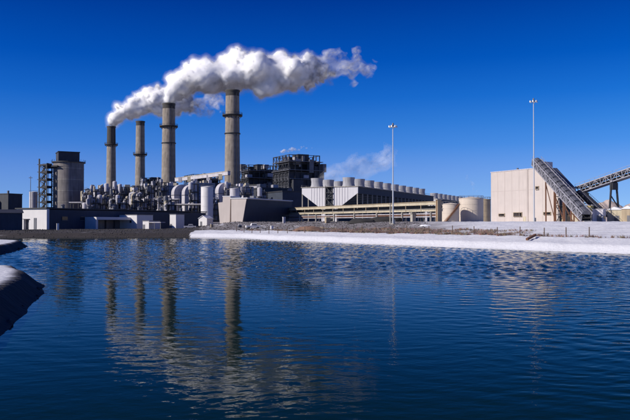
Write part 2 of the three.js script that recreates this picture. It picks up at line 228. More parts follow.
// ---------------------------------------------------------------- steam: nested skins of one field, so that the edge thins out
function steam(name, label, group, chain, opt) {
  const R = RNG(opt.seed), S = [], cell = opt.cell, KS = opt.blend ?? 3.6;
  for (let i = 0; i < chain.length - 1; i++) {
    const [x0, y0, z0, r0] = chain[i], [x1, y1, z1, r1] = chain[i + 1], L = Math.hypot(x1 - x0, y1 - y0, z1 - z0), n = Math.max(1, Math.round(L / (0.55 * (r0 + r1) / 2)));
    for (let k = 0; k < n; k++) {
      const t = k / n, r = mixn(r0, r1, t), c = [mixn(x0, x1, t) + (R() - 0.5) * r * 0.3, mixn(y0, y1, t) + (R() - 0.5) * r * 0.3, mixn(z0, z1, t) + (R() - 0.5) * r * 0.3];
      S.push([...c, r * 0.74]);
      for (let q = 0; q < 9; q++) {
        const a = R() * 6.283, u = R() * 2 - 1, s = Math.sqrt(1 - u * u), rr = r * (0.26 + 0.26 * R()), e = [c[0] + Math.cos(a) * s * r * 0.68, c[1] + u * r * 0.68, c[2] + Math.sin(a) * s * r * 0.68];
        S.push([...e, rr]);
        for (let w = 0; w < 3; w++) { const a2 = R() * 6.283, u2 = R() * 2 - 1, s2 = Math.sqrt(1 - u2 * u2); S.push([e[0] + Math.cos(a2) * s2 * rr * 0.85, e[1] + u2 * rr * 0.85, e[2] + Math.sin(a2) * s2 * rr * 0.85, rr * (0.3 + 0.3 * R())]); }
      }
    }
  }
  const lo = [1e9, 1e9, 1e9], hi = [-1e9, -1e9, -1e9], pad = opt.pad ?? 7;
  for (const s of S) for (let c = 0; c < 3; c++) { lo[c] = Math.min(lo[c], s[c] - s[3] - pad); hi[c] = Math.max(hi[c], s[c] + s[3] + pad); }
  const N = [0, 1, 2].map((c) => Math.ceil((hi[c] - lo[c]) / cell) + 1), at = (i, j, k) => (k * N[1] + j) * N[0] + i, F = new Float32Array(N[0] * N[1] * N[2]).fill(-50);
  for (const [x, y, z, r] of S) {
    const b = r + pad, r0 = [x, y, z].map((v, c) => Math.max(0, Math.floor((v - b - lo[c]) / cell))), r1 = [x, y, z].map((v, c) => Math.min(N[c] - 1, Math.ceil((v + b - lo[c]) / cell)));
    for (let k = r0[2]; k <= r1[2]; k++) for (let j = r0[1]; j <= r1[1]; j++) for (let i = r0[0]; i <= r1[0]; i++) {
      const v = r - Math.hypot(lo[0] + i * cell - x, lo[1] + j * cell - y, lo[2] + k * cell - z), o = at(i, j, k), f = F[o], q = Math.max(0, KS - Math.abs(f - v)) / KS;
      F[o] = Math.max(f, v) + q * q * KS * 0.16;
    }
  }
  for (let k = 0; k < N[2]; k++) for (let j = 0; j < N[1]; j++) for (let i = 0; i < N[0]; i++) {
    const o = at(i, j, k); if (F[o] < -30) continue;
    const x = lo[0] + i * cell, y = lo[1] + j * cell, z = lo[2] + k * cell, e = opt.erode(x);
    const wx = x + opt.scale * 0.5 * noise(y / opt.scale * 1.3, z / opt.scale * 1.3, 3), wy = y + opt.scale * 0.5 * noise(x / opt.scale * 1.3, z / opt.scale * 1.3, 7);
    F[o] += opt.billow * fbm(wx / opt.scale, wy / opt.scale, z / opt.scale, 5) * 2 + (opt.fray ?? 0) * noise(wx / opt.scale * 3.7, wy / opt.scale * 3.7, z / opt.scale * 3.7) - e + e * 2.2 * fbm(wx / (opt.scale * 1.1) + 40, wy / (opt.scale * 0.8), z / opt.scale, 5);
  }
  const root = opt.root ?? thing(name, label, 'steam', [0, 0, 0], 0, group);
  for (const [iso, alpha] of opt.skins) {                            // naive surface nets at this density
    const id = new Int32Array(F.length).fill(-1), P = [], Nn = [], I = [];
    const corner = [[0, 0, 0], [1, 0, 0], [0, 1, 0], [1, 1, 0], [0, 0, 1], [1, 0, 1], [0, 1, 1], [1, 1, 1]], edges = [[0, 1], [2, 3], [4, 5], [6, 7], [0, 2], [1, 3], [4, 6], [5, 7], [0, 4], [1, 5], [2, 6], [3, 7]], v = new Float32Array(8);
    for (let k = 0; k < N[2] - 1; k++) for (let j = 0; j < N[1] - 1; j++) for (let i = 0; i < N[0] - 1; i++) {
      let m = 0; for (let c = 0; c < 8; c++) { v[c] = F[at(i + corner[c][0], j + corner[c][1], k + corner[c][2])] - iso; if (v[c] > 0) m |= 1 << c; }
      if (!m || m === 255) continue;
      let n = 0, x = 0, y = 0, z = 0;
      for (const [a, b] of edges) { if ((v[a] > 0) === (v[b] > 0)) continue; const t = v[a] / (v[a] - v[b]); x += mixn(corner[a][0], corner[b][0], t); y += mixn(corner[a][1], corner[b][1], t); z += mixn(corner[a][2], corner[b][2], t); n++; }
      id[at(i, j, k)] = P.length / 3; P.push(lo[0] + (i + x / n) * cell, lo[1] + (j + y / n) * cell, lo[2] + (k + z / n) * cell);
      const S = opt.soft ?? 6, i0 = Math.max(0, i - S), i1 = Math.min(N[0] - 1, i + S), j0 = Math.max(0, j - S), j1 = Math.min(N[1] - 1, j + S), k0 = Math.max(0, k - S), k1 = Math.min(N[2] - 1, k + S), cl = (q) => Math.max(-8, F[q]);
      const gx = cl(at(i0, j, k)) - cl(at(i1, j, k)), gy = cl(at(i, j0, k)) - cl(at(i, j1, k)), gz = cl(at(i, j, k0)) - cl(at(i, j, k1)), l = Math.hypot(gx, gy, gz) || 1; Nn.push(gx / l, gy / l, gz / l);
    }
    for (let k = 1; k < N[2] - 1; k++) for (let j = 1; j < N[1] - 1; j++) for (let i = 1; i < N[0] - 1; i++) {
      const s = F[at(i, j, k)] > iso;
      const quad = (a, b, c, d, f) => { if (a < 0 || b < 0 || c < 0 || d < 0) return; if (f) I.push(a, b, c, a, c, d); else I.push(a, c, b, a, d, c); };
      if (s !== F[at(i + 1, j, k)] > iso) quad(id[at(i, j - 1, k - 1)], id[at(i, j, k - 1)], id[at(i, j, k)], id[at(i, j - 1, k)], s);
      if (s !== F[at(i, j + 1, k)] > iso) quad(id[at(i - 1, j, k - 1)], id[at(i - 1, j, k)], id[at(i, j, k)], id[at(i, j, k - 1)], s);
      if (s !== F[at(i, j, k + 1)] > iso) quad(id[at(i - 1, j - 1, k)], id[at(i, j - 1, k)], id[at(i, j, k)], id[at(i - 1, j, k)], s);
    }
    if (!I.length) continue;
    const g = new THREE.BufferGeometry(); g.setAttribute('position', new THREE.Float32BufferAttribute(P, 3)); g.setAttribute('normal', new THREE.Float32BufferAttribute(Nn, 3)); g.setIndex(I);
    const m = new THREE.Mesh(g, new THREE.MeshPhysicalMaterial({ color: new THREE.Color().setRGB(0.99, 0.985, 0.99), roughness: 1, specularIntensity: 0, transmission: opt.through ?? 0.06, thickness: 0, transparent: true, opacity: alpha }));
    m.name = 'steam_billow'; m.userData.kind = 'stuff'; m.castShadow = m.receiveShadow = true; root.add(m);
  }
  return root;
}
const SKINS = [[-4.6, 0.02], [-3.2, 0.04], [-1.8, 0.07], [-0.6, 0.12], [0.6, 0.3], [1.6, 1]];
const WISPS = [[-3.2, 0.04], [-1.4, 0.07], [0.6, 0.11], [2.8, 0.16]];
const course = (pts, d) => pts.map(([px, py, r, dz = 0]) => { const dd = d + dz, [x, z] = bearing(px, dd); return [x, level(py, dd), z, r * dd / FOCAL]; });
{
  const c = course([[168.5, 103, 5], [171, 96, 8], [177, 89, 11.5], [187, 82, 16], [200, 77, 19.5], [218, 74, 18.5], [238, 73, 19.5], [258, 74, 22.5], [280, 74, 24], [298, 71, 22], [312, 70, 18.5], [322, 70, 14], [331, 68, 11]], 905), x0 = bearing(285, 905)[0], x1 = bearing(336, 905)[0];
  const root = steam('steam_plume', 'big billowing white steam plume rising from the thick third chimney and drifting right', 'white steam plumes', c, { seed: 5, cell: 1.7, billow: 3.2, fray: 1.5, scale: 16, skins: SKINS, erode: (x) => 0.2 + 7 * smooth(x0, x1, x) });
  const tail = course([[318, 69, 15], [328, 68, 17], [342, 66, 18], [355, 66, 17], [367, 68, 15], [376, 72, 10]], 905);
  steam('', '', '', tail, { root, seed: 6, cell: 1.5, billow: 7, fray: 1.5, scale: 17, skins: WISPS, through: 0.45, erode: (x) => 5.5 + 4.5 * smooth(bearing(320, 905)[0], bearing(374, 905)[0], x) });
}
{
  const c = course([[111, 125.5, 3.4], [113, 120, 5.5], [118, 115, 7.5], [126, 110, 9.5], [137, 106, 11], [149, 101, 13], [158, 99, 14], [170, 102, 13], [184, 104, 12], [196, 104, 9]], 1112), x0 = bearing(165, 1112)[0], x1 = bearing(200, 1112)[0];
  const root = steam('steam_plume', 'smaller white steam plume trailing from the leftmost chimney behind the large plume', 'white steam plumes', c, { seed: 9, cell: 1.8, billow: 2.8, fray: 1.4, scale: 15, skins: SKINS, erode: (x) => 0.6 + 5 * smooth(x0, x1, x) });
  const tail = course([[186, 104, 11], [199, 105, 12], [211, 103, 11], [222, 104, 9]], 1112);
  steam('', '', '', tail, { root, seed: 10, cell: 1.5, billow: 6, fray: 1.4, scale: 15, through: 0.5, skins: WISPS, erode: (x) => 6 });
}
{
  const c = course([[330, 178, 8], [338, 174, 10], [350, 170, 11], [362, 167, 11], [374, 162, 11], [386, 157, 10], [396, 152, 8]], 520);
  steam('vapour_drift', 'faint pinkish vapour drifting above the near cooling tower fans', 'thin vapour', c, { seed: 21, cell: 0.95, billow: 4.5, scale: 11, pad: 4, skins: [[-2.5, 0.025], [-1.4, 0.028], [-0.3, 0.03], [0.8, 0.035], [2, 0.04]], erode: () => 3 });
}
{
  const c = course([[281, 152, 1.2], [286, 151, 1.7], [293, 149.5, 1.7], [301, 148, 1.8], [312, 147, 1.6]], 790);
  steam('vapour_drift', 'small white wisp of vapour above the dark boiler house', 'thin vapour', c, { seed: 33, blend: 0.6, cell: 0.5, billow: 1.3, scale: 5, pad: 2, skins: [[-0.5, 0.1], [0.1, 0.16], [0.7, 0.2]], erode: (x) => 0.7 + 1.4 * smooth(bearing(292, 790)[0], bearing(312, 790)[0], x) });
}
{
  const c = course([[476, 194, 1.6], [474, 187, 2.4], [470, 180, 3.2], [466, 174, 3.2]], 560);
  steam('vapour_drift', 'faint thread of vapour behind the round cream tanks', 'thin vapour', c, { seed: 41, blend: 0.6, cell: 0.5, billow: 1.8, scale: 5, pad: 2, skins: [[-0.6, 0.025], [0.2, 0.03], [1, 0.03]], erode: () => 1.4 });
}

// ---------------------------------------------------------------- steel framework helper: columns, beams and braces of one open structure
function frame(w, h, d, nx, ny, nz, s, brace = 1) {
  const g = [], X = (i) => -w / 2 + w * i / nx, Z = (k) => -d / 2 + d * k / nz, Y = (j) => h * j / ny;
  for (let i = 0; i <= nx; i++) for (let k = 0; k <= nz; k++) if (i === 0 || k === 0 || i === nx || k === nz) g.push(box(s, h, s, X(i), 0, Z(k)));
  for (let j = 1; j <= ny; j++) { for (const k of [0, nz]) g.push(box(w, s * 0.8, s * 0.8, 0, Y(j) - s * 0.9, Z(k))); for (const i of [0, nx]) g.push(box(s * 0.8, s * 0.78, d, X(i), Y(j) - s * 0.88, 0)); }
  if (brace) for (let j = 0; j < ny; j++) for (let i = 0; i < nx; i++) if ((i + j) % 2 === 0) g.push(beam([X(i), Y(j), d / 2], [X(i + 1), Y(j + 1), d / 2], s * 0.6)); else g.push(beam([X(i + 1), Y(j), d / 2], [X(i), Y(j + 1), d / 2], s * 0.6));
  return g;
}

// ---------------------------------------------------------------- boiler houses
function boilerHouse(px, d, top, w, dp, seed, label) {
  const R = RNG(seed), [x, z] = bearing(px, d), y0 = 4.6, H = level(top, d) - y0, t = thing('boiler_house', label, 'boiler house', [x, y0, z], SHORE_GRID + 0.0, 'boiler houses');
  const lowH = H * 0.72;
  part(t, 'wall', [box(w, lowH, dp, 0, 0, 0), box(w * 0.7, H * 0.90 - lowH, dp * 0.8, -w * 0.05, lowH, -dp * 0.02), box(w * 0.3, H * 0.8, dp * 0.3, w * 0.42, 0, -dp * 0.38), box(w * 0.25, H * 0.6, dp * 0.3, w * 0.5, 0, dp * 0.3)], M.boiler);
  part(t, 'penthouse', [box(w * 0.34, H * 0.13, dp * 0.34, w * 0.02, H * 0.86, -dp * 0.1), box(w * 0.2, H * 0.1, dp * 0.2, -w * 0.2, H * 0.86, dp * 0.12)], M.darkSteel);
  const st = part(t, 'steel_frame', frame(w * 0.94, H * 0.96, dp * 0.94, 5, 8, 5, 0.8), M.darkSteel); st.position.set(w * 0.06, 0, dp * 0.06);
  for (let j = 2; j < 8; j++) {
    const y = H * 0.98 * j / 8, o = R() * 0.12 * w, f = part(t, 'walkway', [box(w * (0.95 + 0.18 * R()), 0.6, dp * (0.95 + 0.16 * R()), o, y, o * 0.4)], M.steel);
    part(f, 'railing', [box(w * 0.9, 0.25, 0.2, o, y + 1.6, dp * 0.56), box(0.2, 0.25, dp * 0.9, -w * 0.5, y + 1.6, 0)], M.steel);
  }
  for (let k = 0; k < 22; k++) { const yy = H * (0.62 + 0.3 * R()), bw = 3 + 6 * R(); part(t, 'vessel', [R() < 0.7 ? box(bw, 2 + 4 * R(), bw * 0.8, (R() - 0.5) * w, yy, (R() - 0.5) * dp) : cyl(bw * 0.3, bw * 0.3, 3 + 4 * R(), (R() - 0.5) * w, yy, (R() - 0.5) * dp, 12)], k % 3 ? M.steel : M.duct); }
  for (let k = 0; k < 12; k++) { const zz = (R() - 0.5) * dp * 1.1, yy = H * (0.15 + 0.58 * R()); part(t, 'duct', [box(5, 6 + 9 * R(), 5, w * 0.5 + 1.5, yy, zz)], k % 2 ? M.steel : M.darkSteel); }
  for (let k = 0; k < 4; k++) part(t, 'vent_pipe', [cyl(0.5, 0.5, 3 + 4 * R(), (R() - 0.3) * w * 0.6, H * 0.86, (R() - 0.5) * dp * 0.4, 8)], M.steel);
  return t;
}
boilerHouse(297, 760, 154, 44, 38, 3, 'nearest and tallest dark boiler house, right of the rightmost chimney, behind the cooling tower');
boilerHouse(257, 850, 164, 40, 36, 4, 'dark boiler house directly right of the rightmost chimney, lower than its right neighbour');
boilerHouse(203, 965, 173.5, 44, 40, 5, 'dark boiler house showing between the two thick chimneys, mostly behind ducts');
boilerHouse(152, 1065, 177, 44, 40, 6, 'farthest dark boiler house, low between the two slender chimneys and the thick one');

// the pale block and dark annexes at the foot of the nearest boiler house
{
  let [x, z] = bearing(253, 690), t = thing('switch_house', 'pale block with an open gallery, lit face between the rightmost chimney and dark boiler house', 'building', [x, 4.6, z], GRID);
  part(t, 'wall', [box(15, 26, 12, 0, 0, 0), box(15, 3, 12, 0, 33, 0), box(1.2, 7, 12, -6.9, 26, 0), box(1.2, 7, 12, 6.9, 26, 0)], M.paleSteel);
  part(t, 'gallery_back', [box(12.4, 7, 6, 0, 26, -2.5)], M.boiler);
  part(t, 'panel', [box(5, 6, 0.5, 3.5, 17, 6.25)], M.white);
  part(t, 'roof', [box(16.4, 1, 13.4, 0, 36, 0)], M.darkSteel);
  [x, z] = bearing(268, 640); t = thing('coal_bunker_house', 'low dark annex at the left foot of the nearest boiler house', 'building', [x, 4.6, z], SHORE_GRID);
  part(t, 'wall', [box(30, 30, 26, 0, 0, 0)], M.boiler); part(t, 'roof', [box(31, 1.2, 27, 0, 30, 0)], M.darkSteel); part(t, 'roof_unit', [box(8, 4, 6, -6, 31.2, 4)], M.steel); part(t, 'roof_unit', [box(5, 3, 5, 6, 31.2, -4)], M.duct);
  [x, z] = bearing(296, 620); t = thing('turbine_hall', 'wide dark hall below the nearest boiler house, behind the cooling tower end', 'building', [x, 4.6, z], SHORE_GRID);
  part(t, 'wall', [box(40, 26, 44, 0, 0, 0)], M.navy); part(t, 'roof', [box(41, 1, 45, 0, 26, 0)], M.darkSteel);
}

// ---------------------------------------------------------------- precipitators, flue ducts and the clutter in front of the chimneys
function precipitator(px, d, top, w, dp, seed, label) {
  const R = RNG(seed), [x, z] = bearing(px, d), y0 = 3.8, H = level(top, d) - y0, t = thing('precipitator', label, 'precipitator', [x, y0, z], SHORE_GRID, 'precipitators in front of the chimneys');
  const c0 = H * 0.46;
  const casing = part(t, 'casing', [box(w, H * 0.40, dp, 0, c0, 0)], M.duct);
  part(casing, 'stiffener', [...Array(6)].map((_, k) => box(w + 0.5, 0.5, dp + 0.5, 0, c0 + H * 0.40 * (k + 0.5) / 6, 0)).concat([...Array(7)].map((_, k) => box(0.5, H * 0.4, dp + 0.44, -w / 2 + w * (k + 0.5) / 7, c0, 0))), M.steel);
  for (let i = 0; i < 3; i++) for (let k = 0; k < 2; k++) part(t, 'hopper', [frustum(0.8, 0.8, w / 3 - 0.3, dp / 2 - 0.3, H * 0.18, -w / 2 + w * (i + 0.5) / 3, c0 - H * 0.18, -dp / 2 + dp * (k + 0.5) / 2)], M.paleSteel);
  part(t, 'support', frame(w, c0, dp, 4, 2, 2, 0.7), M.darkSteel);
  for (let k = 0; k < 5; k++) part(t, 'rectifier', [box(2 + 2 * R(), 2 + 2.4 * R(), 2 + 2 * R(), (R() - 0.5) * w * 0.8, H * 0.86, (R() - 0.5) * dp * 0.8)], k % 2 ? M.paleSteel : M.beige);
  part(t, 'walkway', [box(w + 3, 0.4, 1.4, 0, H * 0.86, dp / 2 + 0.9), box(w + 3, 0.2, 0.2, 0, H * 0.86 + 1.3, dp / 2 + 1.5)], M.steel);
  for (let k = 0; k < 3; k++) { const xx = -w / 2 + w * (k + 0.5) / 3; part(t, 'inlet_duct', [pipe([[xx, c0 + H * 0.2, dp / 2], [xx, c0 + H * 0.24, dp / 2 + 3.6], [xx + 0.3, c0 + H * 0.1, dp / 2 + 6.2], [xx + 0.2, H * 0.2, dp / 2 + 6.8], [xx, 0, dp / 2 + 6.8]], 1.9 + 0.7 * R(), 14)], k === 1 ? M.paleSteel : M.duct); }
  return t;
}
precipitator(96, 640, 184, 22, 16, 12, 'precipitator with hoppers just right of the big round silo');
precipitator(121, 625, 183, 20, 16, 13, 'precipitator with hoppers below the gap between the two leftmost chimneys');
precipitator(146, 610, 181, 20, 16, 14, 'precipitator with hoppers in front of the foot of the thick third chimney');
precipitator(172, 640, 180, 22, 16, 15, 'precipitator just right of the thick third chimney, behind tall arched ducts');
precipitator(203, 650, 177, 22, 16, 16, 'precipitator behind the tall white tank, left of the nearest chimney');
precipitator(242, 600, 181, 18, 14, 17, 'precipitator right of the nearest chimney, behind the small round tank');

function archDuct(px, d, top, label) {                                // a tall square flue that bends over at the top
  const [x, z] = bearing(px, d), y0 = 3.6, H = level(top, d) - y0, t = thing('arched_duct', label, 'duct', [x, y0, z], SHORE_GRID + 0.12, 'tall arched flue ducts');
  const W = 4.8;
  const s = new THREE.Shape(); s.moveTo(0, 0); s.lineTo(W, 0); s.lineTo(W, H - 8); s.absarc(W + 3, H - 8, 3, Math.PI, Math.PI / 2, true); s.lineTo(W + 6, H - 5); s.lineTo(W + 6, H); s.lineTo(7, H); s.absarc(7, H - 7, 7, Math.PI / 2, Math.PI, false); s.lineTo(0, 0);
  const g = new THREE.ExtrudeGeometry(s, { depth: 6, bevelEnabled: false, curveSegments: 10 }); g.translate(-W / 2, 0, -3); g.rotateY(Math.PI / 2);
  const b = part(t, 'flue', [g], M.paleSteel); part(b, 'flange', [0.25, 0.5, 0.72].map((q) => box(6.4, 0.5, W + 0.5, 0, H * q, 0)), M.steel);
  part(t, 'foot', [box(6, 1.6, 5.4, 0, 0, 0)], M.concrete);
}
archDuct(175.5, 560, 184.5, 'leftmost of the three tall arched ducts, right of the thick chimney foot');
archDuct(186, 555, 184.5, 'middle tall arched duct, left of the tall white tank');
archDuct(219.5, 550, 182.5, 'tall arched duct between the white tank and the nearest chimney');

// process modules: open steel decks crowded with vessels, bins and flues
{
  const R = RNG(61), spots = [[86, 190, 'right against the big round silo'], [92, 186, 'second from the big round silo'], [98, 184.5, 'left of the leftmost chimney foot'], [104, 183, 'just left under the leftmost chimney'], [110.5, 184, 'right below the leftmost chimney'], [117, 183, 'right of the leftmost chimney foot'], [123.5, 181.5, 'midway between the slender chimneys'], [130, 182, 'left of the second chimney foot'], [136.5, 180, 'just left under the second chimney'], [143.5, 179.5, 'right below the second chimney'], [150, 178, 'between the second and the thick chimney'], [156.5, 178.5, 'left of the thick chimney foot'], [163, 181, 'against the thick chimney foot'], [194, 182, 'between the middle arched duct and white tank'], [228, 180, 'at the nearest chimney foot'], [247, 184, 'right of the nearest chimney above the hopper building'], [262, 187, 'below the pale lit block']];
  const near = ['nearest the silo', 'second from the silo', 'third from the silo', 'fourth from the silo', 'fifth from the silo', 'sixth from the silo', 'seventh from the silo', 'eighth from the silo', 'ninth from the silo', 'tenth from the silo', 'eleventh from the silo', 'left of the arched ducts', 'before the leftmost arched duct', 'between the white tank and hopper building'];
  near.forEach((w, k) => spots.push([k === 13 ? 214 : 87.5 + 6.9 * k, 193 + 5 * R(), `of the front row, ${w}`]));
  spots.forEach(([px, py, where], i) => {
    const d = (i < 13 ? 555 : i < 17 ? 520 : 490) + 34 * R(), [x, z] = bearing(px, d), y0 = 2.4, H = (level(py, d) - y0) * (0.9 + 0.16 * R()), w = 6.2, t = thing('process_module', i < 17 ? `steel deck module crowded with grey vessels ${where}` : `low vessel deck ${where}`, 'plant module', [x, y0, z], SHORE_GRID + (R() - 0.5) * 0.5, 'steel deck modules before the chimneys');
    part(t, 'frame', frame(w, H * 0.93, w, 2, 5, 2, 0.42), M.darkSteel); part(t, 'core', [box(w * 0.5, H * (0.72 + 0.15 * R()), w * 0.5, w * 0.12, 0, -w * 0.1)], i % 3 ? M.duct : M.steel);
    for (let k = 1; k < 5; k++) part(t, 'deck', [box(w + 1, 0.3, w + 1, 0, H * 0.93 * k / 5, 0)], M.darkSteel);
    for (let k = 0; k < 11; k++) {
      const y = H * (0.1 + 0.78 * (k + R() * 0.7) / 11), a = 0.6 + 2.6 * R(), rr = w * (0.42 + 0.16 * R()), vx = Math.cos(a) * rr, vz = Math.sin(a) * rr, r = 0.8 + 1.1 * R(), h = 3 + 5.5 * R(), m = [M.duct, M.paleSteel, M.steel, M.paleSteel, M.duct, M.paleSteel, M.beige][Math.floor(R() * 7)], kind = R();
      if (kind < 0.4) part(t, 'vessel', [lathe([[0.05, 0], [r * 0.8, 0.3], [r, 0.9], [r, h - 0.9], [r * 0.8, h - 0.3], [0.05, h]], 14).translate(vx, y, vz)], m);
      else if (kind < 0.6) part(t, 'hopper', [frustum(0.6, 0.6, r * 2.2, r * 2.2, h * 0.45, vx, y, vz), box(r * 2.2, h * 0.4, r * 2.2, vx, y + h * 0.45, vz)], m);
      else if (kind < 0.82) part(t, 'flue', [pipe([[vx, y - h * 0.6, vz], [vx, y + h * 0.3, vz], [vx * 1.1 + (R() - 0.5) * 2, y + h * 0.55, vz * 1.1], [vx * 0.4 + (R() - 0.5) * 4, y + h * 0.75, vz * 0.2]], r * 0.75, 12, 18)], m);
      else part(t, 'cabinet', [box(r * 2.4, h * 0.5, r * 1.6, vx, y, vz)], m);
    }
    for (let k = 0; k < 3; k++) part(t, 'vent_pipe', [cyl(0.25, 0.25, 1.2 + 2 * R(), (R() - 0.5) * w, H * 0.9, (R() - 0.5) * w, 7)], k ? M.steel : M.paleSteel);
  });
}
// pipe racks that run between
[[100, 545, 203, 46, 'lower pipe rack across the left clutter behind the long dark shed'], [152, 535, 200, 40, 'pipe rack with pale pipes left of the arched ducts'], [190, 520, 205, 34, 'short pipe rack at the foot of the arched ducts']].forEach(([px, d, py, w, label]) => {
  const [x, z] = bearing(px, d), y0 = 2.6, H = level(py, d) - y0, t = thing('pipe_rack', label, 'pipe rack', [x, y0, z], GRID * 0.3, 'pipe racks in the left clutter');
  part(t, 'frame', frame(w, H, 5, 7, 2, 1, 0.5, 0), M.darkSteel);
  for (let k = 0; k < 4; k++) { const g = new THREE.CylinderGeometry(0.45, 0.45, w + 3, 10); g.rotateZ(Math.PI / 2); g.translate(0, H + 0.45, -1.8 + 1.2 * k); part(t, 'pipe', [g], k % 2 ? M.paleSteel : M.beige); }
  for (let k = 0; k < 2; k++) { const g = new THREE.CylinderGeometry(0.5, 0.5, w, 10); g.rotateZ(Math.PI / 2); g.translate(0, H * 0.5 + 0.5, 1 - 2 * k); part(t, 'pipe', [g], M.rust); }
});
// inclined roof conveyor with small heads
{
  const a = bearing(176, 700), b = bearing(229, 640), ya = level(180, 700), yb = level(173.2, 640), t = thing('roof_conveyor', 'pale sloping conveyor gallery on the roofs left of the nearest chimney', 'conveyor', [0, 0, 0]);
  part(t, 'gallery', [beam([a[0], ya, a[1]], [b[0], yb, b[1]], 3, 3.2)], M.paleSteel);
  part(t, 'roof', [beam([a[0], ya + 1.9, a[1]], [b[0], yb + 1.9, b[1]], 3.6, 0.5)], M.beige);
  for (let k = 0; k <= 6; k++) { const q = k / 6, x = mixn(a[0], b[0], q), z = mixn(a[1], b[1], q), y = mixn(ya, yb, q); part(t, 'trestle_leg', [box(0.6, y - 4, 0.6, x, 3, z)], M.darkSteel); }
  [[181, 178, 695], [190, 177.5, 685], [209, 176, 665], [221, 175, 650]].forEach(([px, py, d], k) => { const [x, z] = bearing(px, d), y = level(py, d); part(t, 'head_house', [box(3.4, 5.2, 3.4, x, y - 4.5, z + 3.5)], k % 2 ? M.beige : M.paleSteel); });
}
// tanks near the plant
function tank(name, px, d, top, w, y0, material, label, extra) {
  const [x, z] = bearing(px, d), r = w * d / FOCAL / 2, H = level(top, d) - y0, t = thing(name, label, 'tank', [x, y0, z], 0);
  const sh = part(t, 'shell', [lathe([[r, 0], [r, H]], 48)], material);
  part(sh, 'seam', [0.25, 0.5, 0.75].map((q) => cyl(r + 0.06, r + 0.06, 0.14, 0, H * q, 0, 40, true)), material);
  part(t, 'roof', [lathe([[r + 0.15, H - 0.2], [r + 0.15, H + 0.05], [0.01, H + r * 0.16]], 48)], extra?.roof ?? material);
  part(t, 'railing', [1.1].map((q) => { const g = new THREE.TorusGeometry(r, 0.06, 5, 40); g.rotateX(Math.PI / 2); g.translate(0, H + q, 0); return g; }).concat([...Array(16)].map((_, k) => box(0.09, 1.1, 0.09, Math.cos(k * 0.3927) * r, H, Math.sin(k * 0.3927) * r))), M.steel);
  if (extra?.stair) { const g = [], n = 34; for (let k = 0; k < n; k++) { const a = extra.stair[0] + (extra.stair[1] - extra.stair[0]) * k / n; g.push(box(1.0, 0.14, 1.0, Math.cos(a) * (r + 0.5), H * k / n, Math.sin(a) * (r + 0.5), -a), box(0.08, 1.0, 0.08, Math.cos(a) * (r + 0.95), H * k / n, Math.sin(a) * (r + 0.95))); } part(t, 'stair', g, M.rust); }
  if (extra?.legs) part(t, 'skirt', [cyl(r * 0.92, r * 0.92, 1, 0, -0.9, 0, 32)], M.darkSteel);
  return [t, r, H];
}
tank('white_tank', 207, 450, 187, 12, 2.4, M.white, 'tall white cylindrical tank standing between the arched ducts');
tank('small_tank', 234.5, 390, 188.5, 9.5, 4.4, M.paleSteel, 'small grey tank showing above the flared cream hopper building');
tank('day_tank', 33.5, 600, 192, 8, 2.6, M.paleSteel, 'small pale tank left of the lattice tower', { roof: M.white });

// ---------------------------------------------------------------- silo and lattice tower at the left
{
  const d = 600, [x, z] = bearing(68.5, d), y0 = 2.6, r = 14.6 * d / FOCAL, H = level(163, d) - y0, t = thing('storage_silo', 'big round concrete silo with a boxy top house at the left', 'silo', [x, y0, z], SHORE_GRID);
  const sh = part(t, 'shell', [lathe([[r, 0], [r, H]], 64)], M.silo);
  part(sh, 'joint_band', [0.18, 0.36, 0.54, 0.72, 0.9].map((q) => cyl(r + 0.12, r + 0.12, 0.5, 0, H * q, 0, 56, true)), M.concrete);
  part(t, 'rim_walkway', [cyl(r + 1.3, r + 1.3, 0.8, 0, H, 0, 48)], M.darkSteel);
  const th = part(t, 'top_house', [box(18, 7.5, 17, 1, H + 0.8, 1)], M.boiler); part(th, 'roof', [box(18.8, 0.7, 17.8, 1, H + 8.3, 1)], M.darkSteel);
  part(t, 'dust_collector', [box(4, 5.2, 4, -11.5, H + 0.8, 4), cyl(1.5, 1.5, 7, -10, H + 0.8, -2, 14)], M.paleSteel);
  part(t, 'railing', [...Array(28)].map((_, k) => box(0.2, 1.8, 0.2, Math.cos(k * 0.2244) * (r + 1.2), H + 0.8, Math.sin(k * 0.2244) * (r + 1.2))), M.darkSteel);
  const st = [], a0 = 2.2; for (let k = 0; k < 13; k++) st.push(box(1.6, 0.35, 4, Math.cos(a0) * (r + 0.9), H * (k + 0.5) / 13, Math.sin(a0) * (r + 0.9), -a0), beam([Math.cos(a0) * (r + 1.4), H * (k + 0.5) / 13, Math.sin(a0) * (r + 1.4) - 2], [Math.cos(a0) * (r + 1.4), H * (k + 1.5) / 13, Math.sin(a0) * (r + 1.4) + 2], 0.4));
  part(t, 'stair', st, M.darkSteel);
}
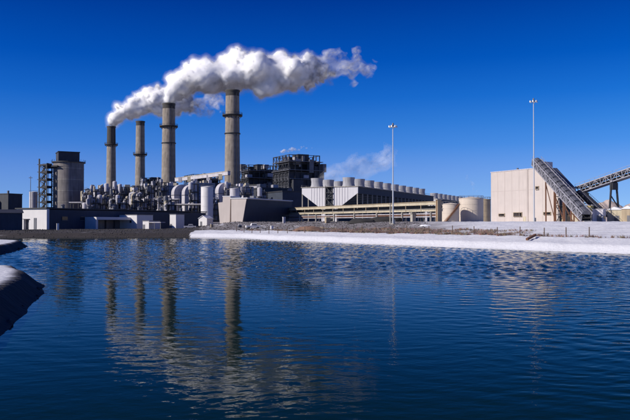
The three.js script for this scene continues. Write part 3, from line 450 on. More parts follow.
{
  const d = 590, [x, z] = bearing(45.5, d), y0 = 2.6, H = level(165, d) - y0, t = thing('lattice_tower', 'dark steel lattice stair tower left of the big round silo', 'tower', [x, y0, z], -0.25);
  part(t, 'frame', frame(7, H, 7, 1, 8, 1, 0.75).concat(frame(7, H, 6.9, 2, 8, 1, 0.4)), M.darkSteel);
  part(t, 'mast', [box(0.9, level(158.5, d) - y0, 0.9, -6.2, 0, 0)], M.darkSteel);
  for (let k = 1; k <= 8; k++) part(t, 'landing', [box(9, 0.5, 7.4, -1, H * k / 8, 0), box(0.2, 1.4, 7.4, 3.5, H * k / 8, 0)], M.darkSteel);
  for (let k = 0; k < 8; k++) part(t, 'stair_flight', [beam([-2.6, H * k / 8, 2], [2.6, H * (k + 1) / 8, 2], 1.6, 0.4)], M.steel);
  part(t, 'bridge', [box(14, 0.8, 3, 5, H - 1.5, 0), box(14, 0.3, 0.3, 5, H + 0.8, 1.4), box(14, 3, 0.3, 5, H - 3, -1.4)], M.darkSteel);
  part(t, 'lower_house', [box(12, 15, 9, 0, 0, -6)], M.boiler);
  const q = bearing(30.5, 595), a = thing('antenna_mast', 'thin antenna mast with small crossbar above the pale tank', 'mast', [q[0], 2.6, q[1]]);
  part(a, 'pole', [cyl(0.3, 0.22, level(176, 595) - 2.6, 0, 0, 0, 8)], M.steel); part(a, 'crossbar', [box(3, 0.5, 0.5, 0, level(178, 595) - 2.6, 0)], M.steel);
}
{
  const d = 480, [x, z] = bearing(5, d), t = thing('crusher_house', 'dark boxy building at the far left edge behind the sheds', 'building', [x, 2.6, z], GRID);
  const H = level(194.5, d) - 2.6; part(t, 'wall', [box(8, H, 12, 3.4, 0, -2)], M.boiler); part(t, 'roof', [box(8.6, 0.6, 12.6, 3.4, H, -2)], M.darkSteel); part(t, 'annex', [box(7, H * 0.8, 6, -4, 0, 3)], M.paleSteel); part(t, 'roof_vent', [cyl(0.7, 0.7, 2, 3, H + 0.6, 0, 10)], M.steel);
}

// ---------------------------------------------------------------- sheds in front
{
  const [x, z] = bearing(49, 290), y0 = 1.5, H = level(209.5, 290) - y0, t = thing('long_shed', 'long dark blue shed with one white end wall, along the left shore', 'shed', [x, y0, z], GRID);   // local +z is the white end, local -z runs away
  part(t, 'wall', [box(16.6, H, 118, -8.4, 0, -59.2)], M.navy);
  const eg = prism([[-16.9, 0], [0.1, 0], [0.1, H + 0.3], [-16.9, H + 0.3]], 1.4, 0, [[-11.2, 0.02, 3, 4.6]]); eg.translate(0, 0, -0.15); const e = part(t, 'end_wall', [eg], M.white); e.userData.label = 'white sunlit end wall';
  const rd = part(e, 'door', [box(2.98, 4.56, 0.1, -11.2, 0.04, -0.1)], M.steel); part(rd, 'lintel', [box(3.6, 0.2, 0.5, -11.2, 4.66, 1.45)], M.steel); part(e, 'door', [box(1.5, 5.2, 0.15, -6.2, 0, 1.3)], M.steel);
  part(t, 'roof', [box(17.6, 0.45, 120.4, -8.4, H + 0.3, -58.4)], M.darkSteel);
  for (const s of [14, 30, 47, 66, 84, 102]) part(t, 'roof_vent', [cyl(0.8, 0.8, 1.3, -6, H + 0.75, -s, 12), cyl(1.2, 0.3, 0.6, -6, H + 2.05, -s, 12)], M.steel);
  for (const s of [9, 20, 62, 95]) { const w = part(t, 'window', [box(0.12, 1.4, 3.2, 0.02, 4.4, -s)], M.glass); part(w, 'sill', [box(0.3, 0.2, 3.6, 0.1, 4.1, -s)], M.steel); }
  // loading bay: pale portal round a dark opening
  const bay = part(t, 'loading_bay', [box(6.2, 0.5, 26, 3.2, 5.2, -34), box(6.2, 5.2, 1.3, 3.2, 0, -21.6), box(6.2, 5.2, 1.3, 3.2, 0, -46.4), box(0.3, 1, 26, 6.45, 4.5, -34)], M.white);
  for (let k = 0; k < 4; k++) { const dr = part(bay, 'roller_door', [box(0.12, 4.3, 4.8, 0.12, 0, -25 - 6 * k)], M.steel); part(dr, 'rib', [...Array(8)].map((_, q) => box(0.1, 0.1, 4.8, 0.2, 0.4 + 0.5 * q, -25 - 6 * k)), M.steel); }
}
{
  const [x, z] = bearing(-15, 262), y0 = 1.5, t = thing('dark_shed', 'unlit dark shed at the left edge in front of the white end wall', 'shed', [x, y0, z], SHORE_GRID);
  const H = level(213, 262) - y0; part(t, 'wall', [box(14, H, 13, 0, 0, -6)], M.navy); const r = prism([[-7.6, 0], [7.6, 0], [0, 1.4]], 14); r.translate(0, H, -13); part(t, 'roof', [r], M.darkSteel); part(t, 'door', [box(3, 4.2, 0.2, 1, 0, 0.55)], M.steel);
}
const whites = [
  [137, 326, 215, 228.6, 13.4, 12, 'white lean-to annex with a dark dot window, centre of the long dark shed', 'dot'],
  [149, 312, 221, 228.4, 3.4, 8, 'small white hut with a canopy beside the white lean-to', 'canopy'],
  [176, 340, 214.5, 227, 3.6, 7, 'upright white box building left of the gabled white hut', null],
];
whites.forEach(([px, d, top, foot, w, dp, label, kind]) => {
  const [x, z] = bearing(px, d), y0 = Math.min(level(foot, d), ground(x, z)) - 0.1, H = level(top, d) - y0, t = thing('white_annex', label, 'building', [x, y0, z], GRID, 'small white buildings along the left shore');
  part(t, 'wall', [box(w, H, dp, -w / 2, 0, -dp / 2)], M.white); part(t, 'roof', [box(w + 0.4, 0.25, dp + 0.4, -w / 2, H, -dp / 2)], M.steel);
  if (kind === 'dot') { const wn = part(t, 'window', [box(1, 1, 0.1, -3.6, H * 0.45, 0.04)], M.glass); part(wn, 'sill', [box(1.3, 0.12, 0.2, -3.6, H * 0.45 - 0.12, 0.1)], M.steel); }
  if (kind === 'canopy') { part(t, 'canopy', [box(7, 0.3, 3.5, 3.4, H * 0.8, -1)], M.paleSteel); part(t, 'canopy_post', [box(0.2, H * 0.8, 0.2, 6.6, 0, 0.4)], M.steel); part(t, 'canopy_post', [box(0.2, H * 0.8, 0.2, 3.4, 0, 0.4)], M.steel); }
  part(t, 'door', [box(1.1, 2.1, 0.1, -w * 0.8, 0.02, 0.05)], M.steel);
});
{
  const [x, z] = bearing(204, 330), y0 = 2.6, t = thing('gabled_hut', 'white gabled hut on dark skids below the tall white tank', 'hut', [x, y0, z], GRID);
  const H = level(218.5, 330) - y0; const g = prism([[-2.3, 0.6], [2.3, 0.6], [2.3, H], [0, H + 1.3], [-2.3, H]], 5); g.translate(0, 0, -4); part(t, 'wall', [g], M.white);
  part(t, 'roof', [beam([-2.5, H - 0.05, -1.5], [0.1, H + 1.45, -1.5], 5.6, 0.15), beam([2.5, H - 0.05, -1.5], [-0.1, H + 1.45, -1.5], 5.6, 0.15)], M.roofSnow); part(t, 'skid', [box(4.4, 0.6, 0.6, 0, 0, 0.2)], M.rust); part(t, 'skid', [box(4.4, 0.6, 0.6, 0, 0, -3)], M.rust);
  part(t, 'flue', [cyl(0.16, 0.16, 2.6, 0.4, H + 0.8, -1, 8)], M.steel); part(t, 'door', [box(1, 2, 0.1, -0.9, 0.62, 1.05)], M.steel);
}
// flared cream hopper building with its shaded flank painted dark
{
  const d = 300, [x, z] = bearing(246.5, d), y0 = 4.4, H = level(198.5, d) - y0, t = thing('hopper_building', 'flared cream hopper building with its shaded flank coloured dark in front of the plant', 'building', [x, y0, z], GRID);
  const W = 7.6, L = 44;
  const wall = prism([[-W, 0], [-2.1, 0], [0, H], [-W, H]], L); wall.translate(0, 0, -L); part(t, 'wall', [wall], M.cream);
  const flankShade = prism([[-1.98, 0.05], [-1.78, 0.05], [0.3, H - 0.3], [0.1, H - 0.3]], L - 0.5); flankShade.translate(0, 0, -L + 0.1); part(t, 'flank_shade', [flankShade], M.navy);  // navy skin paints shade onto the flank turned away from the sun
  part(t, 'roof', [box(W + 0.9, 0.35, L + 0.6, -W / 2 + 0.15, H, -L / 2)], M.roofSnow);
  const bin = prism([[-W - 5.9, 0], [-W - 0.9, 0], [-W - 0.6, H + 1], [-W - 4.4, H + 1], [-W - 4.5, H - 1.4], [-W - 6.8, H - 1.6]], 8); bin.translate(0, 0, -8.3); const a = part(t, 'side_bin', [bin], M.cream); part(a, 'lid', [box(4.1, 0.25, 8.3, -W - 2.5, H + 1, -4.3)], M.roofSnow);
  part(t, 'gap_column', [box(0.9, H, 6, -W - 0.1, 0, -4)], M.tan);
  part(t, 'roof_hatch', [box(2, 1.2, 2, -3.6, H + 0.35, -12)], M.steel);
}

// ---------------------------------------------------------------- cooling towers
function coolingTower(label) {
  const t = thing('cooling_tower', label, 'cooling tower', [0, 0, 0], GRID, 'long cooling towers with rows of fan stacks');
  const W = 33.6, Hd = 19.2, L = 162, n = 10;
  const outline = (c) => [[-W + 12.0 + c, 0], [-12.0 - c, 0], [-12 - c, 7.2], [-0.6 - c, 15.4], [-c, 15.6], [-c, Hd], [-W + c, Hd], [-W + c, 15.6], [-W + 0.6 + c, 15.4], [-W + 12 + c, 7.2]];
  const body = prism(outline(0.3), L - 1); body.translate(0, 0, -L + 0.4); part(t, 'fill', [body], M.louvre);
  for (const [x0, x1] of [[-W, -W / 2 - 2.2], [-W / 2 + 2.2, 0]]) {                           // the two pale end panels either side of the stair slot
    const left = x0 < -20, o = left ? [[x1, 0], [x1, Hd], [-W, Hd], [-W, 15.6], [-W + 0.6, 15.4], [-W + 12, 7.2], [-W + 12, 0]] : [[x0, 0], [-12, 0], [-12, 7.2], [-0.6, 15.4], [0, 15.6], [0, Hd], [x0, Hd]];
    const g = prism(left ? o.reverse() : o, 0.5); g.translate(0, 0, -0.3);
    const e = part(t, 'end_panel', [g], M.tower);
    part(e, 'batten', [...Array(6)].map((_, k) => { const x = mixn(left ? x1 - 0.5 : x0 + 0.5, left ? -W + 6 : -6, k / 5), inset = left ? x + W : -x, y = inset > 12 ? 0 : 15.4 - (inset - 0.6) * 0.72; return box(0.16, Hd - y, 0.16, x, y, 0.26); }), M.paleSteel);
  }
  const st = []; for (let k = 0; k < 6; k++) st.push(beam([-W / 2 + (k % 2 ? 1.6 : -1.6), k * 3.2, 0.6], [-W / 2 + (k % 2 ? -1.6 : 1.6), (k + 1) * 3.2, 0.6], 1, 0.25), box(4.2, 0.25, 1.3, -W / 2, (k + 1) * 3.2, 0.6)); for (const q of [-2, 2]) st.push(box(0.22, Hd + 1, 0.22, -W / 2 + q, 0, 1.2)); part(t, 'stair', st, M.darkSteel);
  part(t, 'deck', [box(W + 0.8, 0.4, L + 0.4, -W / 2, Hd, -L / 2 + 0.4)], M.concrete);
  for (const x of [-W - 0.2, 0.2]) part(t, 'railing', [box(0.12, 0.14, L, x, Hd + 1.4, -L / 2), ...[...Array(28)].map((_, k) => box(0.12, 1.1, 0.12, x, Hd + 0.4, -k * 6))], M.steel);
  for (let k = 0; k <= 20; k++) { part(t, 'post', [box(0.5, 15.6, 0.5, -0.3, 0, -k * 8.05 + 0.1)], M.concrete); if (k < 2) part(t, 'post', [box(0.5, 15.6, 0.5, -W + 0.3, 0, -k * 8.05 + 0.1)], M.concrete); }
  for (let j = 0; j < 9; j++) { const q = j / 9; part(t, 'louvre_slat', [box(0.9, 0.16, L - 2, mixn(-11.4, -0.4, q), mixn(7.6, 15.2, q), -L / 2)], M.steel); }
  const stack = metres(lathe([[3.7, 0], [3.25, 1.4], [3.2, 3], [3.5, 5], [3.35, 5], [3.05, 3], [3.1, 0.2]], 28)), hub = metres(mergeGeometries([cyl(0.7, 0.5, 0.8, 0, 2.4, 0, 10), ...[0, 1, 2, 3, 4, 5].map((k) => { const g = box(2.4, 0.12, 0.6, 1.6, 2.7, 0); g.rotateY(k * 1.047); return g; })].map(metres)));
  for (const x of [-7.2, -W + 7.2]) for (let k = 0; k < n; k++) { const m = new THREE.Mesh(stack, M.fan); m.name = 'fan_stack'; m.castShadow = m.receiveShadow = true; m.position.set(x, Hd + 0.4, -4.5 - k * 16.2); t.add(m); const h = new THREE.Mesh(hub, M.darkSteel); h.name = 'fan'; h.castShadow = true; m.add(h); }
  part(t, 'basin', [box(W + 3, 1.2, L + 3, -W / 2, -0.9, -L / 2 + 0.5)], M.concrete);
  return t;
}
{
  const [x, z] = bearing(358, 380), t = coolingTower('near long cooling tower with pale V-shaped end behind the beige trestle'); t.position.set(x, 5, z);
  const [x2, z2] = bearing(441, 590); dup(t, [x2, 5, z2], GRID, 'farther cooling tower, its fan row just left of the cream tanks');
}

// ---------------------------------------------------------------- the beige trestle in front of the cooling towers
{
  const a = bearing(283, 348), b = bearing(440, 231), ua = [a[0], a[1]], L = Math.hypot(b[0] - a[0], b[1] - a[1]), ang = -Math.atan2(b[1] - a[1], b[0] - a[0]), t = thing('conveyor_trestle', 'long beige two-level conveyor trestle crossing before the cooling towers', 'trestle', [a[0], 4.7, a[1]], ang);
  const hi = 6.2, lo = 3.95;                                   // local +x runs along, local +z faces the pond
  part(t, 'upper_gallery', [box(L, 0.95, 2.4, L / 2, hi - 0.2, 0)], M.beige); part(t, 'upper_roof', [box(L + 0.4, 0.18, 2.9, L / 2, hi + 0.8, 0)], M.tan);
  part(t, 'lower_girder', [box(L, 0.7, 2.2, L / 2, lo - 0.1, 0)], M.beige); part(t, 'lower_deck', [box(L, 0.18, 2.7, L / 2, lo + 0.62, 0)], M.concrete);
  part(t, 'cable_tray', [box(L, hi - lo - 1.3, 0.15, L / 2, lo + 0.9, -0.9)], M.darkSteel);
  const n = 14; for (let k = 0; k <= n; k++) part(t, 'hanger', [box(0.22, hi - lo, 0.22, L * k / n, lo, 1.12)], M.tan);
  for (let k = 0; k <= 7; k++) { const x = 4 + (L - 8) * k / 7; const leg = part(t, 'bent', [box(0.55, lo + 0.6, 0.55, x, -0.9, 0.8), box(0.55, lo + 0.6, 0.55, x, -0.9, -0.8), box(0.5, 0.5, 1.8, x, lo - 0.5, 0)], M.concrete); part(leg, 'footing', [box(1.4, 0.5, 2.8, x, -0.7, 0)], M.concrete); }
  for (let k = 0; k < 3; k++) { const g = new THREE.CylinderGeometry(0.18, 0.18, L, 8); g.rotateZ(Math.PI / 2); g.translate(L / 2, lo - 0.9 - 0.5 * k, 0.4); part(t, 'pipe', [g], k % 2 ? M.rust : M.paleSteel); }
}
{ // tower at the right end of the trestle, and a pier under its middle
  const [x, z] = bearing(438.5, 228), H = level(200, 228) - 4.4, t = thing('trestle_tower', 'slim brownish support tower where the trestle ends beside the cream tanks', 'tower', [x, 4.4, z], SHORE_GRID);
  part(t, 'casing', [box(1.2, H, 1.5, 0, 0, 0)], M.tan); part(t, 'cap', [box(1.8, 0.4, 2.2, 0, H, 0)], M.concrete); part(t, 'ladder', [box(0.3, H, 0.1, 0.1, 0, 0.82)], M.rust);
  const [x2, z2] = bearing(413, 243), u = thing('trestle_pier', 'stout concrete pier under the trestle right of the nearer mast', 'pier', [x2, 4.2, z2], SHORE_GRID); part(u, 'shaft', [box(1.3, level(212.5, 243) - 4.2, 1.4, 0, 0, 0)], M.concrete); part(u, 'capital', [box(1.8, 0.4, 1.9, 0, level(212.5, 243) - 4.6, 0.1)], M.concrete);
}

// ---------------------------------------------------------------- cream tanks
tank('storage_tank', 450.5, 300, 204, 17, 4.6, M.tankCream, 'lower cream storage tank with a stair curling up its side', { stair: [2.4, 0.7] });
tank('storage_tank', 471, 308, 198.5, 24, 4.6, M.tankCream, 'taller and wider cream storage tank left of the cream building');
tank('storage_tank', 483.5, 335, 199.5, 14, 4.6, M.tan, 'tan storage tank half hidden behind the tall cream one');

// ---------------------------------------------------------------- cream transfer house, gallery, truss conveyor

{
  const [x, z] = bearing(491, 286), y0 = 4.5, H = level(172.7, 286) - y0, L = 36.5, t = thing('transfer_house', 'large windowless cream building right of the tanks, behind the taller mast', 'building', [x, y0, z], SHORE_GRID);   // local +x runs toward the camera, local +z is the sunlit wall
  const along = (px) => { const k = (px - 315) / FOCAL; return (k * 286 - x) / (0.4504 + k * 0.8928); }, dist = (s) => 286 - 0.8928 * s;
  const vents = [[502, 215, 3.2, 0.9], [518, 214.6, 4.4, 1.5], [547.5, 213.5, 3.4, 0.9], [537.6, 188, 1.4, 1.1]], cut = along(541), low = level(188, dist(L)) - y0, g = prism([[0, 0], [L, 0], [L, low], [cut, H], [0, H]], 8, 0, vents.map(([px, py, w, h]) => { const q = along(px); return [q, level(py, dist(q)) - y0 - h / 2, w, h]; })); g.translate(0, 0, -8); part(t, 'wall', [g], M.cream);
  part(t, 'back_wall', [box(L, low, 0.2, L / 2, 0, -8.15)], M.cream);
  part(t, 'parapet', [box(cut + 0.3, 0.3, 8.3, cut / 2, H, -4)], M.paleSteel); part(t, 'sloping_roof', [beam([cut, H + 0.16, -4], [L, low + 0.16, -4], 8.3, 0.2)], M.steel);
  for (const [px, py, w, h] of vents) { const s = along(px), y = level(py, dist(s)) - y0, o = part(t, 'vent_frame', [box(w + 0.3, 0.12, 0.5, s, y + h / 2, 0.2), box(0.12, h, 0.4, s - w / 2 - 0.06, y - h / 2, 0.16), box(0.12, h, 0.4, s + w / 2 + 0.06, y - h / 2, 0.16), box(w + 0.3, 0.1, 0.5, s, y - h / 2 - 0.1, 0.2)], M.tan); for (let q = 0; q < 2; q++) part(o, 'slat', [box(w, 0.06, 0.3, s, y - h / 2 + h * (q + 0.5) / 2, -0.4)], M.steel); }
  part(t, 'drain_pipe', [box(0.25, H, 0.25, along(528), 0, 0.14)], M.cream);
  part(t, 'door', [box(1.4, 2.3, 0.12, along(524.5), 0.3, 0.05)], M.beige);
  part(t, 'roof_vent', [cyl(0.4, 0.4, 1.0, along(510), H + 0.3, -4, 10)], M.steel);
  part(t, 'head_house', [box(4, 2.2, 5, along(537), H + 0.3, -3.5)], M.paleSteel);
  for (let k = 1; k < 9; k++) part(t, 'cladding_seam', [box(0.09, k * L / 9 < cut ? H : mixn(H, low, (k * L / 9 - cut) / (L - cut)), 0.06, k * L / 9, 0, 0.03)], M.cream);
  part(t, 'girt_line', [box(cut, 0.12, 0.08, cut / 2, H * 0.62, 0.03)], M.cream);
  part(t, 'base_course', [box(L, 0.5, 0.2, L / 2, 0, 0.08)], M.concrete);
}
function gallery(name, label, p, q, w, h, kind, material, cover) {                  // an enclosed or trussed conveyor between two points
  const a = new THREE.Vector3(...p), b = new THREE.Vector3(...q), flat = Math.hypot(b.x - a.x, b.z - a.z), L = a.distanceTo(b), pitch = Math.atan2(b.y - a.y, flat), t = thing(name, label, 'conveyor', p, -Math.atan2(b.z - a.z, b.x - a.x));
  const tilt = (g) => { g.rotateZ(pitch); return g; }, n = Math.round(L / h / 1.1), g = [], wt = [];
  for (const z of [-w / 2, w / 2]) { g.push(box(L, 0.3, 0.3, L / 2, 0, z), box(L, 0.3, 0.3, L / 2, h, z)); for (let k = 0; k < n; k++) { const x0 = L * k / n, x1 = L * (k + 1) / n; g.push(beam([x0, 0.1, z], [x0, h + 0.1, z], 0.2), k % 2 ? beam([x0, 0.1, z], [x1, h + 0.1, z], 0.2) : beam([x1, 0.1, z], [x0, h + 0.1, z], 0.2)); } }
  part(t, 'truss', g.map(tilt), material);
  part(t, 'belt', [tilt(box(L, 0.3, w * 0.7, L / 2, h * 0.35, 0))], M.coal); part(t, 'floor', [tilt(box(L, 0.12, w * 0.94, L / 2, 0.1, 0))], M.steel);
  if (kind === 'covered') part(t, 'side_cladding', [tilt(box(L, h * 0.62, 0.1, L / 2, 0.3, w / 2 - 0.2)), tilt(box(L, h * 0.62, 0.1, L / 2, 0.3, -w / 2 + 0.2))], cover);
  const m = Math.round(L / 4.6); for (let k = 0; k < m; k++) { const c = new THREE.CylinderGeometry(w * 0.42, w * 0.42, kind === 'covered' ? 3.4 : 4.3, 14, 1, false, 0, Math.PI); c.rotateZ(Math.PI / 2); c.rotateX(-Math.PI / 2 * 0 ); const cc = c; cc.translate(L * (k + 0.5) / m, h * 0.8, 0); part(t, 'belt_hood', [tilt(cc)], M.steel); }
  part(t, 'handrail', [-1, 1].map((z) => tilt(box(L, 0.08, 0.08, L / 2, h + 1.1, z * w / 2))).concat([...Array(n)].flatMap((_, k) => [-1, 1].map((z) => tilt(box(0.07, 1.1, 0.07, L * k / n, h, z * w / 2))))), material);
  return { t, L, pitch };
}
{
  const p = bearing(536, 266), q = bearing(586, 214), a = [p[0], level(165.5, 266), p[1]], b = [q[0], 5.2, q[1]];
  const { t } = gallery('inclined_gallery', 'steep grey conveyor gallery running down the right side of the cream building', a, b, 3.2, 2.5, 'covered', M.duct, M.steel), flat = Math.hypot(b[0] - a[0], b[2] - a[2]);
  for (const k of [0.34, 0.52, 0.7, 0.84]) { const x = flat * k, y = (b[1] - a[1]) * k, drop = a[1] + y - 4.2; part(t, 'bent', [box(0.4, drop, 0.4, x, y - drop, 1.7), box(0.4, drop, 0.4, x, y - drop, -1.7), beam([x, y - drop + 0.3, -1.7], [x, y - 0.6, 1.7], 0.25)], M.rust); }
}
{
  const p = bearing(579, 262), q = bearing(690, 214), a = [p[0], level(194, 262), p[1]], b = [q[0], level(157, 214), q[1]];
  const { t } = gallery('truss_conveyor', 'long trussed conveyor bridge rising out of the picture at the right edge', a, b, 2.6, 2.5, 'open', M.duct, M.duct), flat = Math.hypot(b[0] - a[0], b[2] - a[2]);
  part(t, 'lower_chord_cladding', [(() => { const g = box(Math.hypot(flat, b[1] - a[1]), 0.8, 0.1, Math.hypot(flat, b[1] - a[1]) / 2, 0.2, -1.3); g.rotateZ(Math.atan2(b[1] - a[1], flat)); return g; })()], M.tan);
  for (const k of [0.36, 0.74]) { const x = flat * k, y = (b[1] - a[1]) * k, drop = a[1] + y - 4.2; part(t, 'bent', [beam([x, y - drop, 2.4], [x, y, 1], 0.5), beam([x, y - drop, -2.4], [x, y, -1], 0.5), beam([x, y - drop * 0.6, -1.9], [x, y - drop * 0.3, 1.5], 0.3), box(1.6, 2.4, 2.2, x, y - 2.6, 0)], M.darkSteel); }
}
{
  const [x, z] = bearing(580, 262), t = thing('transfer_tower', 'dark steel transfer tower where the trussed conveyor begins', 'tower', [x, 4.6, z], SHORE_GRID), H = level(193, 262) - 4.6;
  part(t, 'frame', frame(4, H, 4, 1, 3, 1, 0.35), M.darkSteel); part(t, 'head', [box(3.8, 3, 3.8, 0, H - 2.6, 0)], M.darkSteel); part(t, 'roof', [box(4.6, 0.25, 4.6, 0, H + 0.4, 0)], M.steel); part(t, 'chute', [frustum(1, 1, 2.6, 2.6, 2.6, 0, H - 5.2, 0)], M.rust);
  const p = bearing(583, 256), q = bearing(604, 236), a = [p[0], level(197, 256), p[1]], b = [q[0], 6.6, q[1]];
  gallery('reclaim_conveyor', 'short dark conveyor sloping down to the low sheds at the right', a, b, 1.9, 1.3, 'open', M.darkSteel, M.duct);
  const [x3, z3] = bearing(565, 252), f = thing('support_frame', 'dark open steel frame with machinery beside the cream building right end', 'frame', [x3, 4.6, z3], SHORE_GRID), h3 = level(196, 252) - 4.6;
  part(f, 'frame', frame(5, h3, 4.2, 2, 3, 1, 0.35), M.darkSteel); part(f, 'drive_unit', [box(3, 2.4, 2.6, 0, 0, -0.4), cyl(0.7, 0.7, 1.6, 1.2, 2.4, 0, 12)], M.tan); part(f, 'panel', [box(4.4, 3.2, 0.2, 0, h3 - 3.4, -1.8)], M.rust); part(f, 'chute', [frustum(1.2, 1.2, 3, 3, 2.6, 0, h3 - 5.6, 0)], M.darkSteel);
}
function lowShed(name, px, d, top, w, dp, material, label, kind) {
  const [x, z] = bearing(px, d), y0 = 4.5, H = level(top, d) - y0, t = thing(name, label, 'shed', [x, y0, z], GRID - 0.25, 'low sheds beside the conveyors');
  part(t, 'wall', [box(w, H, dp)], material);
  if (kind === 'gable') { const g = prism([[-w / 2 - 0.3, 0], [w / 2 + 0.3, 0], [0, 1.1]], dp + 0.5); g.translate(0, H, -dp / 2 - 0.25); part(t, 'roof', [g], M.roofSnow); } else part(t, 'roof', [box(w + 0.4, 0.2, dp + 0.4, 0, H, 0)], M.paleSteel);
  part(t, 'door', [box(1.6, 2.4, 0.12, w * 0.15, 0.3, dp / 2 + 0.03)], M.steel); const q = part(t, 'window', [box(0.1, 0.9, 1.4, w / 2 + 0.02, 1.6, 0)], M.glass); part(q, 'sill', [box(0.25, 0.1, 1.7, w / 2 + 0.1, 1.5, 0)], M.steel);
}
lowShed('low_shed', 580, 236, 208, 4.4, 3.6, M.beige, 'beige low shed at the foot of the steep gallery', 'flat');
lowShed('yellow_bin', 590, 234, 205.5, 1.7, 1.7, M.yellow, 'narrow yellow bin between the low sheds', 'flat');
lowShed('low_shed', 599, 232, 209.5, 3.4, 3, M.paleSteel, 'grey low shed with a dark doorway right of the yellow bin', 'flat');
lowShed('low_shed', 616, 244, 210, 5, 4, M.beige, 'gabled beige shed under the trussed conveyor', 'gable');
lowShed('low_shed', 629, 238, 209, 4, 3.5, M.tan, 'tan shed cut by the right edge of the picture', 'gable');
{ // pale mound far behind the conveyors, with finer slag heap
  const heap = (px, d, w, top, dp, label, seed) => {
    const [x, z] = bearing(px, d), H = level(top, d) - 4.6, n = 40, m = 20, P = [], I = [];
    for (let j = 0; j <= m; j++) for (let i = 0; i <= n; i++) { const u = i / n * 2 - 1, v = j / m * 2 - 1, r = Math.min(1, Math.hypot(u * (0.9 + 0.2 * noise(v * 2, seed)), v)); P.push(u * w, H * Math.pow(Math.max(0, 1 - r), 0.8) * (0.9 + 0.35 * fbm(u * 3 + seed, v * 3)) - 0.2, v * dp); if (i < n && j < m) { const k = j * (n + 1) + i; I.push(k, k + n + 1, k + 1, k + 1, k + n + 1, k + n + 2); } }
    const g = new THREE.BufferGeometry(); g.setAttribute('position', new THREE.Float32BufferAttribute(P, 3)); g.setIndex(I); g.computeVertexNormals();
    const o = part(scene, 'ash_mound', [g], mat(0.56, 0.47, 0.44, 0.95, concreteT)); o.position.set(x, 4.6, z); tag(o, label, 'mound', 'pale mounds behind the conveyors');
  };
  heap(606, 400, 22, 196, 16, 'pale pinkish ash mound behind the trussed conveyor', 3);
  heap(648, 430, 26, 192, 18, 'pale ash mound at the right edge behind the gabled sheds', 8);
}

// ---------------------------------------------------------------- floodlight masts
function floodMast(px, d, top, label) {
  const [x, z] = bearing(px, d), y0 = ground(x, z) - 0.05, H = level(top, d) - y0, t = thing('floodlight_mast', label, 'mast', [x, y0, z], 0.3, 'floodlight masts');
  part(t, 'pole', [lathe([[0.25, 0], [0.12, H]], 14)], M.galv); part(t, 'base_plate', [cyl(0.7, 0.7, 0.25, 0, 0, 0, 16), box(0.5, 1.2, 0.4, 0.4, 0.2, 0)], M.concrete);
  const ring = new THREE.TorusGeometry(0.85, 0.07, 6, 28); ring.rotateX(Math.PI / 2); ring.translate(0, H - 0.5, 0);
  part(t, 'lamp_ring', [ring, box(1.7, 0.1, 0.1, 0, H - 0.55, 0), box(0.1, 0.1, 1.7, 0, H - 0.53, 0), cyl(0.3, 0.22, 0.9, 0, H - 0.4, 0, 12)], M.steel);
  for (let k = 0; k < 6; k++) { const a = k * 1.047 + 0.2, lx = Math.cos(a) * 1.02, lz = Math.sin(a) * 1.02, g = lathe([[0.12, 0.55], [0.22, 0.44], [0.36, 0.05], [0.39, 0]], 14); g.rotateX(0.25); g.rotateY(-a + Math.PI / 2); g.translate(lx, H - 0.75, lz); const l = part(t, 'floodlight', [g], M.galv), f = cyl(0.34, 0.34, 0.05, 0, 0.02, 0, 14); f.rotateX(0.25); f.rotateY(-a + Math.PI / 2); f.translate(lx, H - 0.76, lz); part(l, 'lens', [f], M.lens); }
}
floodMast(534, 230, 99.5, 'taller floodlight mast in front of the cream building');
floodMast(393, 212, 124.5, 'shorter floodlight mast in front of the trestle');
{ const [x, z] = bearing(390.2, 216), y0 = ground(x, z) - 0.05, t = thing('utility_pole', 'short pale pole just left of the shorter mast', 'pole', [x, y0, z]); part(t, 'pole', [cyl(0.22, 0.16, level(203, 216) - y0, 0, 0, 0, 10)], M.concrete); part(t, 'crossarm', [box(1.2, 0.14, 0.14, 0, level(204.5, 216) - y0, 0)], M.tan); }

// ---------------------------------------------------------------- wire fence along the berm
{
  const line = [[-26, -232], [-8, -203], [12.5, -186], [22, -168], [31, -158], [38, -146], [45, -137.5], [50.5, -129], [56, -123], [60.5, -116], [68, -104]], t = thing('wire_fence', 'wooden post and wire fence along the snowy bank', 'fence', [0, 0, 0]), P = [];
  for (let i = 0; i < line.length - 1; i++) { const [x0, z0] = line[i], [x1, z1] = line[i + 1], n = Math.max(1, Math.round(Math.hypot(x1 - x0, z1 - z0) / 6)); for (let k = 0; k < n; k++) P.push([mixn(x0, x1, k / n), mixn(z0, z1, k / n)]); }
  P.push(line[line.length - 1]); const R = RNG(8);
  const top = P.map(([x, z]) => { const y = ground(x, z); part(t, 'post', [cyl(0.11, 0.09, 2.0 + 0.25 * R(), x, y - 0.25, z, 7)], M.post); return [x, y, z]; });
  for (const h of [0.45, 0.85, 1.25, 1.65]) part(t, 'wire', top.slice(1).map((b, i) => beam([top[i][0], top[i][1] + h, top[i][2]], [b[0], b[1] + h, b[2]], 0.022)), M.steel);
}

